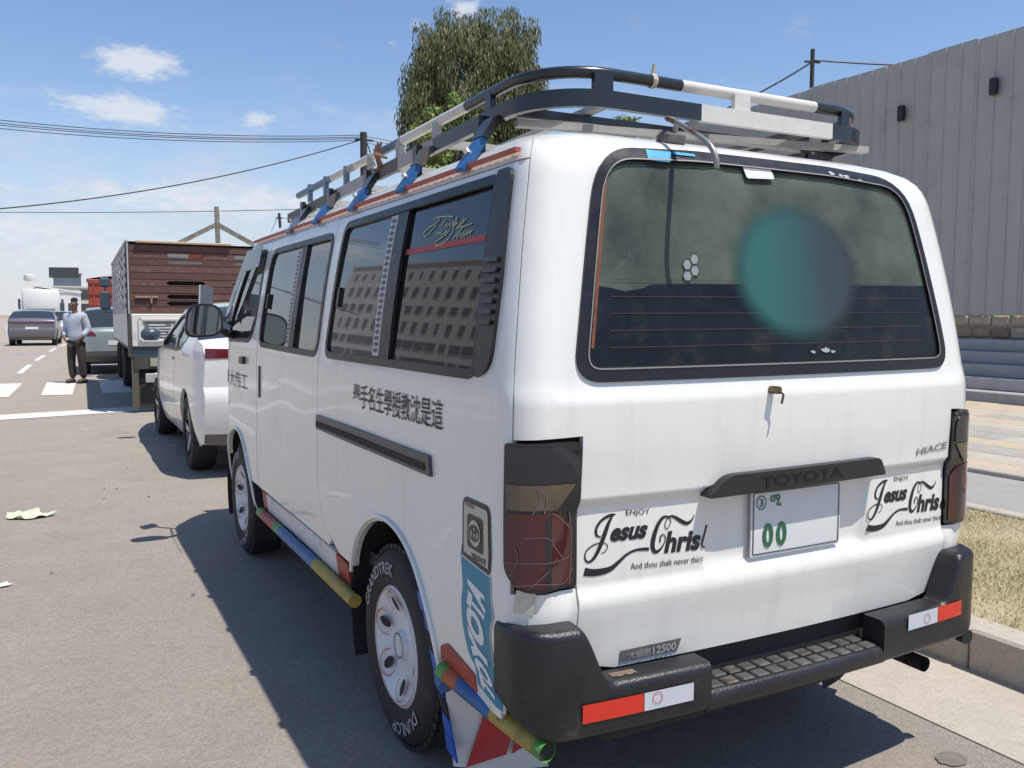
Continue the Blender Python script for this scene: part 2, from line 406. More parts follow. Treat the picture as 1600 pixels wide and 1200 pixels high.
walk = tag(MB().box((7.75, 10, .02), (5.6, 36, .16)).build('pavement', M('joint_sand', (.26, .22, .17), .9, var=.2)), kind='structure')
pv = [M('paver_tan', (.44, .37, .275), .85, var=.14, vs=5, bump=.3), M('paver_grey', (.34, .315, .28), .85, var=.16, vs=5, bump=.3), M('paver_pale', (.42, .375, .31), .85, var=.14, vs=5, bump=.3)]
pm = []
for m_ in pv:
    me_o = MB().box((0, 0, 0), (.442, .492, .06), bev=.008).build('paving_slab', m_, walk); pm.append(me_o.data); bpy.data.objects.remove(me_o)
for i in range(12):
    cls = [0, 2, 1, 0, 2, 1, 2, 0, 1, 2, 0, 0][i]
    for j in range(18):
        o = bpy.data.objects.new('paving_slab', pm[cls if random.random() > .30 else random.randrange(3)]); COL.objects.link(o); o.parent = walk
        o.location = (5.2+i*.45, .6+j*.5+(i % 2)*.25, .118+random.uniform(-.003, .003))
# steps up to the hoarding
stp = empty('steps', (10.55, 6, .1), kind='structure')
stm = M('step_concrete', (.36, .35, .34), .8, var=.12, bump=.3)
for i in range(5):
    MB().box((.15+i*.28+(1.6-i*.28)/2-.15, 0, .1+i*.188-.0), (1.6-i*.28+.02, 26, .186), bev=.012).build('step', stm, stp)
# road marks
def mark(name, pts, z=.006):
    o = flat_mesh(name, [(x, y, z) for x, y in pts], [tuple(range(len(pts)))], paint, road); return o
mark('stop_line', [(-9.0, 9.5), (-2.44, 10.65), (-.7, 11.0), (1.0, 11.3), (1.0, 11.98), (-.7, 11.68), (-2.47, 11.33), (-9.0, 10.2)][:8])
for k in range(-8, 4):
    x0 = -2.0+k*.97
    if x0 > .2: continue
    mark('crossing_bar', [(x0, 14.4), (x0+.49, 14.3+.02*k), (x0+.62, 17.6), (x0+.08, 17.6)])
dd = [(-2.51, 20.9), (-2.36, 24.9), (-2.25, 27.2), (-2.05, 31.2), (-1.90, 34.2), (-1.66, 38.4), (-1.5, 40.2), (-1.1, 45), (-.9, 47), (-.4, 52)]
for i in range(0, len(dd), 2):
    (xa, ya), (xb, yb) = dd[i], dd[i+1]; mark('lane_dash', [(xa-.07, ya), (xa+.07, ya), (xb+.07, yb), (xb-.07, yb)])
def stain(cx, cy, rx, ry, seed):
    r = random.Random(seed); P = [(cx+rx*math.cos(a)*r.uniform(.88, 1.08), cy+ry*math.sin(a)*r.uniform(.88, 1.08)) for a in [2*math.pi*i/18 for i in range(18)]]
    flat_mesh('oil_stain', [(x, y, .0045) for x, y in crv(P, 3, True)], [tuple(range(54))], M('oil', (.17, .145, .125), .8, var=.25, vs=30), road)
stain(.70, -.93, .055, .045, 1); stain(-.35, -1.35, .12, .05, 2)
# litter
def litter(name, c, r, m, label, cat, n=8, h=.03):
    b = MB(); vs = []
    for i in range(n+1):
        for j in range(n+1):
            u, v = i/n*2-1, j/n*2-1
            rr = 1+.25*math.sin(5*u+3*v)
            vs.append((u*r[0]*rr, v*r[1]*(1+.2*math.sin(4*v-2*u)), max(.008, abs(math.sin(3.1*u+1.7*v)*math.cos(2.3*v-u))*h+random.uniform(0, h*.3))))
    fs = [(i*(n+1)+j, (i+1)*(n+1)+j, (i+1)*(n+1)+j+1, i*(n+1)+j+1) for i in range(n) for j in range(n)]
    o = b.add(vs, fs).build(name, m, None, 60); o.location = (c[0], c[1], .002); o.rotation_euler[2] = .5
    return tag(o, label, cat)
litter('plastic_bag', (-1.98, 4.23), (.11, .13), M('bag', (.58, .58, .42), .5, var=.2, vs=20), 'crumpled pale yellow green plastic bag lying on the asphalt', 'litter')
litter('paper_scrap', (-2.06, 2.5), (.035, .03), M('scrap', (.75, .74, .72), .8), 'tiny white paper scrap on the asphalt', 'litter', 4, .012)
rl = random.Random(11)
twm = M('dead_leaf', (.07, .05, .035), .9)
for i in range(9):
    y = 1.2+rl.random()*7.5; x = -2.1+rl.random()*1.1
    if x > -1.2 and y < 4.5: x -= .4
    a = rl.uniform(0, 3.1); l_ = rl.uniform(.010, .024)
    o = MB().add([(-l_, -.006, .004), (0, -.011, .012), (l_, 0, .004), (0, .011, .011)], [(0, 1, 3), (1, 2, 3)]).build('dry_leaf', twm); o.location = (x, y, .002); o.rotation_euler[2] = a
    tag(o, 'small dark dry leaf lying on the sunlit asphalt', 'leaf', 'dry leaves scattered on the road')
# grass on the verge
gv, gf = [], []; rg = random.Random(3); gm = []
for i in range(120000):
    x = 1.575+rg.random()*1.91; y = -1.6+rg.random()*4.4 if i < 95000 else 2.8+rg.random()*6
    pt = math.sin(x*3.1+1)*math.cos(y*2.3)+math.sin(x*7+y*5)*.5+rg.uniform(-.3, .3)
    if rg.random() > .66+.3*pt: continue
    h = rg.uniform(.008, .03)*(1.15 if pt > 0 else .8); a = rg.uniform(0, 6.28); le = rg.uniform(.3, 1.6)*h; wd = rg.uniform(.0010, .0024)
    dx, dy = math.cos(a), math.sin(a); k = len(gv)
    gv += [(x-dy*wd, y+dx*wd, .148), (x+dy*wd, y-dx*wd, .148), (x+dx*le, y+dy*le, .148+h)]
    gf += [(k, k+1, k+2)]; gm.append(1 if rg.random() < (.70 if pt < .1 else .50) else 0)
me = bpy.data.meshes.new('grass'); me.from_pydata(gv, [], gf)
for p, i in zip(me.polygons, gm): p.material_index = i
tag(link('grass', me, [M('grass_green', (.20, .22, .07), .7, var=.3, vs=20), M('grass_dry', (.52, .44, .26), .8, var=.25, vs=20)]), 'short dry and green grass on the verge behind the kerb', 'grass', kind='stuff')

# ------------------------------------------------------------------ hoarding
FX = 12.0
hd = empty('hoarding', (FX, 6, 1.05), label='tall grey ribbed metal hoarding wall above the concrete steps', cat='hoarding')
hm = M('sheet_grey', (.415, .405, .38), .55, .25, var=.09, vs=1.2, col2=(.27, .255, .23), c2lo=.56, c2hi=.80, c2s=2.2)
def fsheet(y0, w_, z0, z1):
    b = MB(); pr = []; n = 3
    for i in range(n):
        a = i*w_/n; pr += [(a+.0, 0), (a+w_/n-.06, 0), (a+w_/n-.048, -.025), (a+w_/n-.018, -.025), (a+w_/n-.006, 0)]
    pr.append((w_-.002, 0)); vs = [(FX+x-FX, y0+y-6, z-1.05) for (y, x) in pr for z in (z0, z1)]
    b.add(vs, [(2*i, 2*i+1, 2*i+3, 2*i+2) for i in range(len(pr)-1)])
    b.add([(x+.03, y, z) for x, y, z in vs], [(2*i, 2*i+2, 2*i+3, 2*i+1) for i in range(len(pr)-1)])
    return b.build('sheet', hm, hd, fix=False)
rf = random.Random(5); y = -4.0
while y < 27:
    if not (4.6 < y+.45 < 5.4): fsheet(y, .9, 1.44, 6.02+rf.uniform(-.015, .015)+(.006 if int(y) % 3 else .02))
    else: fsheet(y+.2, .7, 1.44, 6.02)
    y += .902
for (yy, zz) in ((8.18, 5.08), (6.44, 5.16), (9.92, 5.0), (4.7, 5.24)):
    lp = MB().box((-.085, yy-6, zz-1.05), (.1, .11, .27), bev=.012); lp.box((-.03, yy-6, zz-1.05), (.05, .07, .1))
    lp.build('wall_light', M('black_fitting', (.012, .012, .013), .35), hd)
pw = tag(MB().box((FX+.17, 11.5, 1.24), (.24, 31, .42)).build('plinth_wall', M('mortar', (.30, .25, .19), .9, var=.2)), 'low rough stone plinth wall under the grey metal hoarding', 'wall')
sm = [M('stone_a', (.36, .26, .16), .85, var=.3, vs=9, bump=.5), M('stone_b', (.26, .18, .12), .85, var=.3, vs=9, bump=.5), M('stone_c', (.42, .35, .25), .85, var=.3, vs=9, bump=.5)]
for r in range(2):
    y = 3.6
    while y < 11.5:
        l_ = rf.uniform(.24, .5); o = MB().box((FX+.06+rf.uniform(-.02, .012), y+l_/2, 1.145+r*.2), (.1, l_-.03, rf.uniform(.16, .185)), bev=.03).build('stone', rf.choice(sm), pw); y += l_

# ------------------------------------------------------------------ poles and wires
pmat = M('pole_wood', (.045, .042, .042), .8)
def pole(base, top, r, label, arms=()):
    e = empty('utility_pole', base, label=label, cat='pole', group='poles carrying the power lines')
    d = Vector(top)-Vector(base); MB().tube([(0, 0, 0), d*.5, d], [r*1.25, r*1.1, r], 10).build('post', pmat, e, 50)
    for (a, b, rr) in arms: MB().tube([Vector(a)-Vector(base), Vector(b)-Vector(base)], rr, 6).build('crossarm', pmat, e)
    return e
pA = px3(568, 207, 30); pole((pA.x, pA.y, .1), pA, .12, 'dark wooden pole showing above the middle of the roof rack', [(pA+Vector((-.3, 0, -.25)), pA+Vector((.35, 0, -.25)), .04), (pA+Vector((.1, 0, -.3)), pA+Vector((.45, .1, -1.1)), .02)])
pB = px3(1270, 77, 35); pole((pB.x, pB.y, .1), pB, .085, 'thin dark pole rising behind the grey hoarding', [(pB+CR*-.32+Vector((0, 0, -.48)), pB+CR*.32+Vector((0, 0, -.52)), .045)])
pC = px3(436, 333, 32); pole((pC.x+.35, pC.y, .1), pC, .05, 'thin leaning pole beyond the front end of the roof rack', [(pC+CR*-.12+Vector((0, 0, -.18)), pC+CR*.12+Vector((0, 0, -.18)), .025)])
wm = M('wire_black', (.03, .03, .033), .6)
def wire(a, b, sag, r, label):
    P = [Vector(a).lerp(Vector(b), i/24)-Vector((0, 0, sag*4*(i/24)*(1-i/24))) for i in range(25)]
    return tag(MB().tube(P, r, 5, cap=False).build('power_line', wm), label, 'wire', 'overhead power lines')
for i, (ya, yb, dy) in enumerate([(140, 211, 0), (146, 214, 2), (150, 216, 3), (157, 219, 6)]):
    wire(px3(-420, ya-15, 26), px3(566, yb, 30), .55, .0135, ['topmost','second','third','lowest'][i]+' thin wire of the upper bundle running to the dark wooden pole')
for yb in (212, 217, 222): wire(px3(566, yb, 30), px3(900, yb+18, 33), .3, .012, 'thin black wire leaving the dark wooden pole towards the tree')
wire(px3(-420, 340, 22), px3(562, 219, 30), .75, .02, 'single sagging black wire dropping from the dark wooden pole')
wire(px3(-420, 322, 40), px3(720, 318, 40), .35, .016, 'single level wire crossing behind the gabled bar on the truck')
wire(px3(436, 339, 32), px3(640, 352, 33), .2, .012, 'short wire leaving the thin leaning pole')
wire(px3(434, 339, 32), px3(395, 420, 34), .05, .01, 'stay wire hanging from the thin leaning pole')
wire(px3(1270, 96, 35), px3(1000, 215, 33), .35, .036, 'thick black cable sloping down from the pole behind the hoarding')
wire(px3(1270, 94, 35), px3(1750, 92, 33), .25, .036, 'thick black cable running level from the pole behind the hoarding')

# ------------------------------------------------------------------ trees
def leaf_mat(name, c, c2):
    m = M(name, c, .6, var=.35, vs=1.3, col2=c2, c2lo=.45, c2hi=.6, c2s=2.5, spec=.3); b = m.node_tree.nodes['Principled BSDF']
    b.inputs['Transmission Weight'].default_value = 0
    return m
def tree(base, h, clumps, n, ll, lw, droop, mats, label, seed, tr=.16, sub=None):
    r = random.Random(seed); e = empty('tree', base, label=label, cat='tree')
    t = MB(); zlow = min(c[0][2]-c[1][2] for c in clumps); top = Vector((0, 0, zlow+.4))
    t.tube([(0, 0, -.1), (.05, .03, zlow*.5), top], [tr*1.3, tr, tr*.8], 10)
    for c in clumps[::max(1, len(clumps)//26)]:
        cc = Vector(c[0]); mid = top.lerp(cc, .5)+Vector((r.uniform(-.2, .2), r.uniform(-.2, .2), .1)); t.tube([top-Vector((0, 0, .3)), mid, cc], [tr*.55, tr*.3, tr*.08], 6)
    t.build('trunk', M('bark', (.10, .08, .06), .9, var=.3), e, 50)
    vs, fs, mi = [], [], []; tot = sum(c[1][0]*c[1][1]*c[1][2] for c in clumps)
    for (c, rad, k) in clumps:
        cnt = int(n*(rad[0]*rad[1]*rad[2])/tot); c = Vector(c)
        for i in range(cnt):
            while True:
                d = Vector((r.uniform(-1, 1), r.uniform(-1, 1), r.uniform(-1, 1)))
                if d.length < 1 and r.random() < .35+d.length: break
            p = c+Vector((d.x*rad[0], d.y*rad[1], d.z*rad[2]))
            a = r.uniform(0, 6.28); ax = Vector((math.cos(a), math.sin(a), 0)); dn = (ax*(1-droop)*r.uniform(.2, 1.4)+Vector((0, 0, -droop*1.2+r.uniform(-.3, .3)))).normalized()
            sd_ = dn.cross(Vector((r.uniform(-1, 1), r.uniform(-1, 1), r.uniform(-.4, 1)))).normalized()
            l_ = ll*r.uniform(.6, 1.4); w_ = lw*r.uniform(.7, 1.3); b = len(vs)
            vs += [tuple(p), tuple(p+dn*l_*.5+sd_*w_), tuple(p+dn*l_), tuple(p+dn*l_*.5-sd_*w_)]; fs.append((b, b+1, b+2, b+3)); mi.append(0 if r.random() < k else 1)
    me = bpy.data.meshes.new('crown'); me.from_pydata(vs, [], fs)
    for p, i in zip(me.polygons, mi): p.material_index = i
    link('crown', me, mats, e); return e
tb = px3(735, 400, 25); tb.z = .14; rt = random.Random(21)
def top_of(px):   # crown outline of the photo, in pixels
    P = [(628, 190), (640, 85), (655, 65), (680, 42), (700, 26), (722, 28), (738, 34), (752, 24), (768, 12), (790, 8), (806, 22), (822, 34), (834, 52), (842, 110), (850, 200)]
    for (a, b) in zip(P, P[1:]):
        if a[0] <= px <= b[0]: return a[1]+(b[1]-a[1])*(px-a[0])/(b[0]-a[0])
    return 210
cl_ = []
for i in range(300):
    px = rt.uniform(632, 845); t_ = top_of(px)+4; py = t_+(275-t_)*rt.random()**.95
    wd = 1-abs((px-738)/108)**2.2; dp = 25+rt.uniform(-1, 1)*1.7*max(.15, wd)
    p = px3(px, py, 25); p = p+CFW*(dp-25); s_ = rt.uniform(.20, .40)
    up = py < t_+30
    cl_.append(((p.x-tb.x, p.y-tb.y, p.z-tb.z), (s_*.85, s_*.85, s_*(1.6 if not up else 1.2)), .75 if rt.random() > .3 else .3))
for i in range(130):
    px = rt.uniform(652, 828); t_ = top_of(px)+28; py = t_+(270-t_)*rt.random(); p = px3(px, py, 25)+CFW*rt.uniform(-1.2, 1.2); s_ = rt.uniform(.30, .48)
    cl_.append(((p.x-tb.x, p.y-tb.y, p.z-tb.z), (s_, s_, s_*1.3), .8 if rt.random() > .25 else .35))
tree(tb, 10, cl_, 84000, .17, .017, .72, [leaf_mat('leaf_olive', (.095, .122, .040), (.14, .145, .06)), leaf_mat('leaf_dusty', (.25, .22, .13), (.19, .18, .10))], 'tall drooping olive green tree rising behind the roof rack', 4)
tb2 = px3(712, 400, 17); tb2.z = .14; rt = random.Random(8); cl_ = []
for i in range(70):
    px = rt.gauss(712, 34); py = 152+rt.random()*120+abs(px-705)*.5
    p = px3(px, py, 17+rt.uniform(-.6, .6)); s_ = rt.uniform(.08, .16); cl_.append(((p.x-tb2.x, p.y-tb2.y, p.z-tb2.z), (s_, s_, s_), .7))
tree(tb2, 6, cl_, 5200, .085, .022, .2, [leaf_mat('leaf_bright', (.20, .27, .06), (.26, .32, .09)), leaf_mat('leaf_mid', (.10, .16, .04), (.14, .20, .05))], 'small bright green leafy tree in front of the tall drooping tree', 5, .07)
tb3 = px3(979, 400, 19); tb3.z = .14; rt = random.Random(9); cl_ = []
for i in range(30):
    px = rt.gauss(979, 8); py = 183+rt.random()*70; p = px3(px, py, 19+rt.uniform(-.3, .3)); s_ = rt.uniform(.06, .12); cl_.append(((p.x-tb3.x, p.y-tb3.y, p.z-tb3.z), (s_, s_, s_), .6))
tree(tb3, 6, cl_, 1500, .10, .016, .1, [MATS['leaf_bright'], MATS['leaf_mid']], 'little green treetop just showing over the van roof', 6, .06)

# ------------------------------------------------------------------ buildings
dkw = M('dark_window', (.05, .06, .07), .15)
def building(name, base, size, wins, m, label, rz=0., extra=None, wmat=None):
    e = empty(name, base, rz, label=label, cat='building'); w_, d_, h_ = size
    MB().box((w_/2, d_/2, h_/2), (w_, d_, h_)).build('wall', m, e)
    MB().box((w_/2, d_/2, h_+.08), (w_+.5, d_+.5, .3)).build('parapet', m, e)
    for (x, z, ww, hh) in wins:
        o = MB().box((x, -.03, z), (ww, .2, hh)).build('window', wmat or dkw, e)
    if extra: extra(e)
    return e
cream = M('plaster_cream', (.62, .58, .50), .85, var=.06, vs=.3); white = M('plaster_white', (.70, .70, .68), .85, var=.06, vs=.3); slate = M('slate_glass', (.10, .13, .16), .3)
B1 = px3(56, 500, 200); B1.z = 0
building('white_house', B1, (9.5, 12, 6.6), [(5.2, 3.1, 1.6, 1.8), (7.4, 3.1, 1.2, 1.8), (1.6, 3.1, .9, 1.4)], white, 'white two storey building with a water tank tower at its corner',
         extra=lambda e: (MB().box((-.9, 1, 4.5), (2.2, 2.2, 9)).build('tank_tower', white, e), MB().lathe([(.0, 9), (1.1, 9), (1.25, 9.4), (1.2, 10.4), (.0, 10.7)], (-.9, 1, 0), 'z', 14).build('water_tank', white, e, 40),
                           MB().add([(0, -.3, 8.2), (9.5, -.3, 6.7), (9.5, 12, 6.7), (0, 12, 8.2), (0, -.3, 7.8), (9.5, -.3, 6.3), (9.5, 12, 6.3), (0, 12, 7.8)], [(0, 1, 2, 3), (4, 5, 1, 0), (5, 6, 2, 1), (4, 7, 6, 5), (3, 7, 4, 0), (2, 6, 7, 3)]).build('roof', white, e)))
B2 = px3(85, 500, 215); B2.z = 0
building('apartment_block', B2, (9.5, 12, 8.2), [(1.6, 6.6, 2.4, 1.2), (4.3, 6.2, 1., .8), (7.0, 6.4, 2.0, 2.4), (1.8, 3.4, 2.2, 1.6), (7.0, 3.2, 2.2, 1.8)], cream, 'cream block with a dark glazed top storey far down the road',
         extra=lambda e: (MB().box((3.2, 4, 9.9), (6.2, 7, 3.2)).build('penthouse', slate, e), MB().box((3.2, 4, 11.6), (6.8, 7.6, .3)).build('roof_slab', M('roof_grey', (.25, .26, .28), .7), e), MB().lathe([(0, 11.7), (1.3, 11.7), (1.35, 12.6), (.6, 12.9), (0, 12.95)], (4.2, 3, 0), 'z', 14).build('water_tank', white, e, 40)))
B3 = px3(118, 500, 230); B3.z = 0
building('grey_house', B3, (16, 12, 7.0), [(2+i*2.4, z, 1.2, 1.3) for i in range(6) for z in (2, 5)], M('plaster_grey', (.45, .44, .43), .85), 'low grey building between the cream block and the red truck')
# long office building across the road (seen mirrored in the van's side windows)
off = M('office_plaster', (.62, .61, .58), .85, var=.05, vs=.3)
wins = []
for f_ in range(7):
    for i in range(24):
        wins.append((2.2+i*3.1+(.0 if f_ % 2 else .25), 2.0+f_*3.1, (2.7, 2.9, 2.6, 1.2, 1.7, 1.3, .9)[f_]*(1 if (i*7+f_*3) % 5 else .6), (2.2, 2.3, 1.3, 1.8, 1.2, 1.7, 1.3)[f_]))
building('office_building', (-46, 56, 0), (77, 16, 23), wins, off, 'long pale seven storey office building across the road from the van', rz=math.radians(84), wmat=M('office_window', (.15, .165, .18), .25))
# ------------------------------------------------------------------ minibus (rear axle at the origin, nose towards +y)
_Z = [.28, .36, .45, .60, .72, .95, 1.20, 1.25, 1.40, 1.60, 1.75, 1.80, 1.84, 1.87, 1.89, 1.905, 1.912]
_S = [.045, .02, .008, .0, .0, .0, .004, .010, .030, .062, .092, .105, .125, .155, .195, .25, .29]
_R = [.050, .042, .032, .015, .0, .0, .0, .010, .030, .062, .090, .105, .130, .168, .212, .275, .32]
def _grad(X, Y):
    n = len(X); return [(Y[min(i+1, n-1)]-Y[max(i-1, 0)])/(X[min(i+1, n-1)]-X[max(i-1, 0)]) for i in range(n)]
_gS, _gR = _grad(_Z, _S), _grad(_Z, _R)
def herm(z, X, Y, G):
    z = min(max(z, X[0]), X[-1]); i = 0
    while i < len(X)-2 and z > X[i+1]: i += 1
    h = X[i+1]-X[i]; t = (z-X[i])/h
    return (2*t**3-3*t*t+1)*Y[i]+(t**3-2*t*t+t)*h*G[i]+(-2*t**3+3*t*t)*Y[i+1]+(t**3-t*t)*h*G[i+1]
def sst(a, b, x): t = min(1, max(0, (x-a)/(b-a))); return t*t*(3-2*t)
W0, YR, RC = .845, -.865, .085
YS = YR+RC; LA = RC*math.pi/2; S0 = YS-LA-(W0-RC)          # S0: s of the middle of the tailgate
def bow(x): return .035*(1-(x/W0)**2)
def groove(x, z):
    """number plate band pressed into the tailgate"""
    e = sst(.80, .70, abs(x)) if abs(x) > .70 else 1.
    g_ = .017*sst(.700, .750, z)*(1-sst(.940, .968, z))
    p_ = .014*sst(-.305, -.262, x)*(1-sst(.300, .340, x))*sst(.735, .752, z)*(1-sst(.955, .965, z))
    sh = .004*(1-sst(1.205, 1.230, z))*sst(.955, 1.10, z)
    return (g_+p_-sh)*e
WAVE = [1.]
def wavy(y, z): return WAVE[0]*.0022*math.sin(y*5.3+z*3)*math.sin(z*7+y*1.7)   # hand-beaten old panels
def VS(s, z):
    w_ = W0-herm(z, _Z, _S, _gS); yr = YR+herm(z, _Z, _R, _gR); rc = RC+.09*sst(1.84, 1.912, z)
    if s >= YS:
        k = max(0, 1-(s-YS)/.8)**2; y = s+(yr-YR+rc-RC)*k; fr = 0
        if s > 2.75: fr = .34*((s-2.75)/.72)**2.4*(1.0 if z > .5 else .9)
        cr = .004*(1-sst(.76, .80, z))*sst(.3, .6, z) if z < .9 else 0
        return Vector((-(w_-fr)-cr-wavy(s, z)*sst(YS, YS+.2, s), y, z))
    a = YS-s
    if a < LA:
        th = a/LA*math.pi/2; return Vector((-(w_-rc)-rc*math.cos(th)-.004*(1-sst(.76, .80, z))*(1-a/LA)*sst(.3, .6, z), yr+rc-rc*math.sin(th), z))
    t = (a-LA)/(2*(W0-RC))
    if t > 1:
        b = a-LA-2*(W0-RC)
        if b < LA: th = (1-b/LA)*math.pi/2; return Vector((w_-rc+rc*math.cos(th), yr+rc-rc*math.sin(th), z))
        s2 = YS+(b-LA); q = VS(s2, z); return Vector((-q.x, q.y, z))
    x = (2*t-1)*(w_-rc); return Vector((x, yr-bow(x)+bow(w_-rc)+groove(x, z), z))
def VM(s, z): q = VS(s, z); return Vector((-q.x, q.y, q.z))     # the other flank
def VG(s, z): WAVE[0] = 0.; q = VS(s, z); WAVE[0] = 1.; return q      # true surface, for the glass
def VGM(s, z): q = VG(s, z); return Vector((-q.x, q.y, q.z))
def VR0(x, z):
    w_ = W0-herm(z, _Z, _S, _gS); return Vector((x*(w_-RC)/(W0-RC), YR+herm(z, _Z, _R, _gR)-bow(x)+bow(w_-RC), z))   # without the pressing
def VR(x, z): return VS(S0-x, z)                                  # tailgate coordinates
def pxs(px, py, s0=.2, z0=1.0):
    """photo pixel -> (s, z) on the body"""
    def pr(v):
        d = VS(*v)-CPOS; k = d.dot(CFW); return Vector((800+CF*d.dot(CR)/k, 600-CF*d.dot(CU)/k))
    v = Vector((s0, z0))
    for _ in range(40):
        q = pr(v); e = Vector((px, py))-q; a = (pr(v+Vector((1e-4, 0)))-q)/1e-4; b = (pr(v+Vector((0, 1e-4)))-q)/1e-4
        det = a.x*b.y-a.y*b.x; d = Vector(((e.x*b.y-e.y*b.x)/det, (a.x*e.y-a.y*e.x)/det))
        if d.length > .1: d *= .1/d.length
        v = v+d
        if d.length < 1e-6: break
    return (v.x, v.y)
def pxr(px, py): s, z = pxs(px, py, S0-(px-1200)/620, 1.0); return (S0-s, z)

paintw = M('van_white', (.75, .745, .69), .28, coat=.6, var=.02, vs=2.5, col2=(.66, .64, .58), c2lo=.60, c2hi=.82, c2s=5)
def weather(m):
    t = m.node_tree; n = t.nodes.new; l = t.links.new; b = t.nodes['Principled BSDF']; src = b.inputs['Base Color'].links[0].from_socket
    tcx = n('ShaderNodeTexCoord'); mp_ = n('ShaderNodeMapping'); l(tcx.outputs['Object'], mp_.inputs[0]); mp_.inputs['Scale'].default_value = (16, 16, 1.3)
    a = n('ShaderNodeTexNoise'); a.inputs['Scale'].default_value = 1.0; a.inputs['Detail'].default_value = 6; a.inputs['Roughness'].default_value = .7; l(mp_.outputs[0], a.inputs['Vector'])
    f = n('ShaderNodeTexNoise'); f.inputs['Scale'].default_value = 120; f.inputs['Detail'].default_value = 3; l(tcx.outputs['Object'], f.inputs['Vector'])
    r = n('ShaderNodeMapRange'); l(a.outputs[0], r.inputs[0]); r.inputs[1].default_value = .52; r.inputs[2].default_value = .80; r.inputs[4].default_value = .26
    r2 = n('ShaderNodeMapRange'); l(f.outputs[0], r2.inputs[0]); r2.inputs[1].default_value = .70; r2.inputs[2].default_value = .78; r2.inputs[4].default_value = .30
    mxx = n('ShaderNodeMath'); mxx.operation = 'MAXIMUM'; l(r.outputs[0], mxx.inputs[0]); l(r2.outputs[0], mxx.inputs[1])
    mx = n('ShaderNodeMix'); mx.data_type = 'RGBA'; l(mxx.outputs[0], mx.inputs[0]); l(src, mx.inputs[6]); mx.inputs[7].default_value = (.40, .36, .30, 1); l(mx.outputs[2], b.inputs['Base Color'])
    g_ = n('ShaderNodeTexNoise'); g_.inputs['Scale'].default_value = 3.5; g_.inputs['Detail'].default_value = 2; l(tcx.outputs['Object'], g_.inputs['Vector'])
    bp = n('ShaderNodeBump'); bp.inputs['Strength'].default_value = .10; bp.inputs['Distance'].default_value = .02; l(g_.outputs[0], bp.inputs['Height']); l(bp.outputs[0], b.inputs['Normal']); l(bp.outputs[0], b.inputs['Coat Normal'])
weather(paintw)
dirtw = M('sill_white', (.62, .61, .58), .5, var=.06, vs=8, col2=(.36, .34, .30), c2lo=.55, c2hi=.75, c2s=9)
rub = M('rubber', (.008, .008, .009), .38, var=.3, vs=30, col2=(.035, .032, .03), c2lo=.62, c2hi=.8, c2s=40)
blk = M('black_plastic', (.016, .016, .018), .38, var=.3, vs=12, bump=.15, bs=300)
inner = M('cabin_grey', (.20, .20, .20), .8, var=.1); dark = M('underbody', (.02, .02, .021), .8)
gside = glass('glass_side', (.40, .44, .45), (.25, .26, .26), .02, .08, 1.0, ior=2.1); gdark = glass('glass_dark', (.12, .14, .17), (.2, .2, .2), .0, .03, .9, ior=1.75)
grear = glass('glass_rear', (.09, .11, .11), (.125, .15, .125), .32, .95, .5, 4.)
steel = M('steel_grey', (.33, .33, .33), .4, .8, var=.15); chrome = M('chrome', (.7, .7, .7), .15, 1.)
dk2 = dict(col2=(.07, .065, .055), c2lo=.54, c2hi=.72, c2s=22)
redp = M('red_paint', (.34, .042, .03), .45, var=.2, vs=14, **dk2); bluep = M('blue_paint', (.018, .10, .29), .4, var=.3, vs=14, **dk2); greenp = M('green_paint', (.09, .30, .06), .5, var=.25, **dk2)
yelp = M('yellow_paint', (.36, .27, .05), .5, var=.25, vs=14, **dk2); ink = M('ink_black', (.012, .012, .016), .5); whp = M('white_print', (.72, .72, .70), .5)
van = empty('minibus', (0, 0, 0), label='white passenger minibus with striped roof rack and slogan stickers parked at the kerb', cat='minibus')
PI = math.pi
def arc(c, r, a0, a1, n=18): return [(c[0]+r*math.cos(a0+(a1-a0)*i/n), c[1]+r*math.sin(a0+(a1-a0)*i/n)) for i in range(n+1)]
# ---- outlines on the flank (s, z)
W_R = rrect([(.765, 1.245), (.725, 1.765), (-.645, 1.772), (-.63, 1.250)], [.07, .06, .03, .05])
W_M = rrect([(2.0, 1.248), (1.97, 1.742), (.865, 1.742), (.875, 1.240)], [.08, .09, .07, .08])
W_F = rrect([(2.98, 1.250), (2.52, 1.755), (2.12, 1.755), (2.13, 1.36), (2.24, 1.262)], [.03, .08, .05, .1, .08])
def inset(P, d):
    o = []; n = len(P)
    ar = sum(P[i][0]*P[(i+1) % n][1]-P[(i+1) % n][0]*P[i][1] for i in range(n)); sg = 1 if ar > 0 else -1
    for i in range(n):
        a, b, c = Vector(P[i-1]), Vector(P[i]), Vector(P[(i+1) % n]); e1_, e2_ = (b-a), (c-b)
        if e1_.length < 1e-6: e1_ = e2_
        if e2_.length < 1e-6: e2_ = e1_
        e1_.normalize(); e2_.normalize(); nn = Vector((-(e1_.y+e2_.y), e1_.x+e2_.x)); nn = nn.normalized()*sg if nn.length else nn
        o.append((b.x+nn.x*d, b.y+nn.y*d))
    return o
ACR, ACF = (.02, .33), (2.60, .33); RAR, RAF = .405, .405
SEAM = [(.843, 1.795), (.843, .76), (.835, .70), (.80, .63), (.74, .575), (.66, .54)]
quarter = [SEAM[0]]+SEAM[1:]+[(.56, .50)]+arc(ACR, RAR, math.radians(24), math.radians(163))+[(-.385, .405), (-.80, .405), (-.80, .44)]
gs = YS-.040                                                      # gate seam on the corner
quarter_l = quarter+[(S0+.676, .44), (S0+.676, .742), (gs+.0, .742), (gs, 1.118), (gs, 1.795)]
quarter_r = quarter+[(S0+.708, .44), (S0+.708, .742), (gs+.0, .742), (gs, 1.118), (gs, 1.795)]
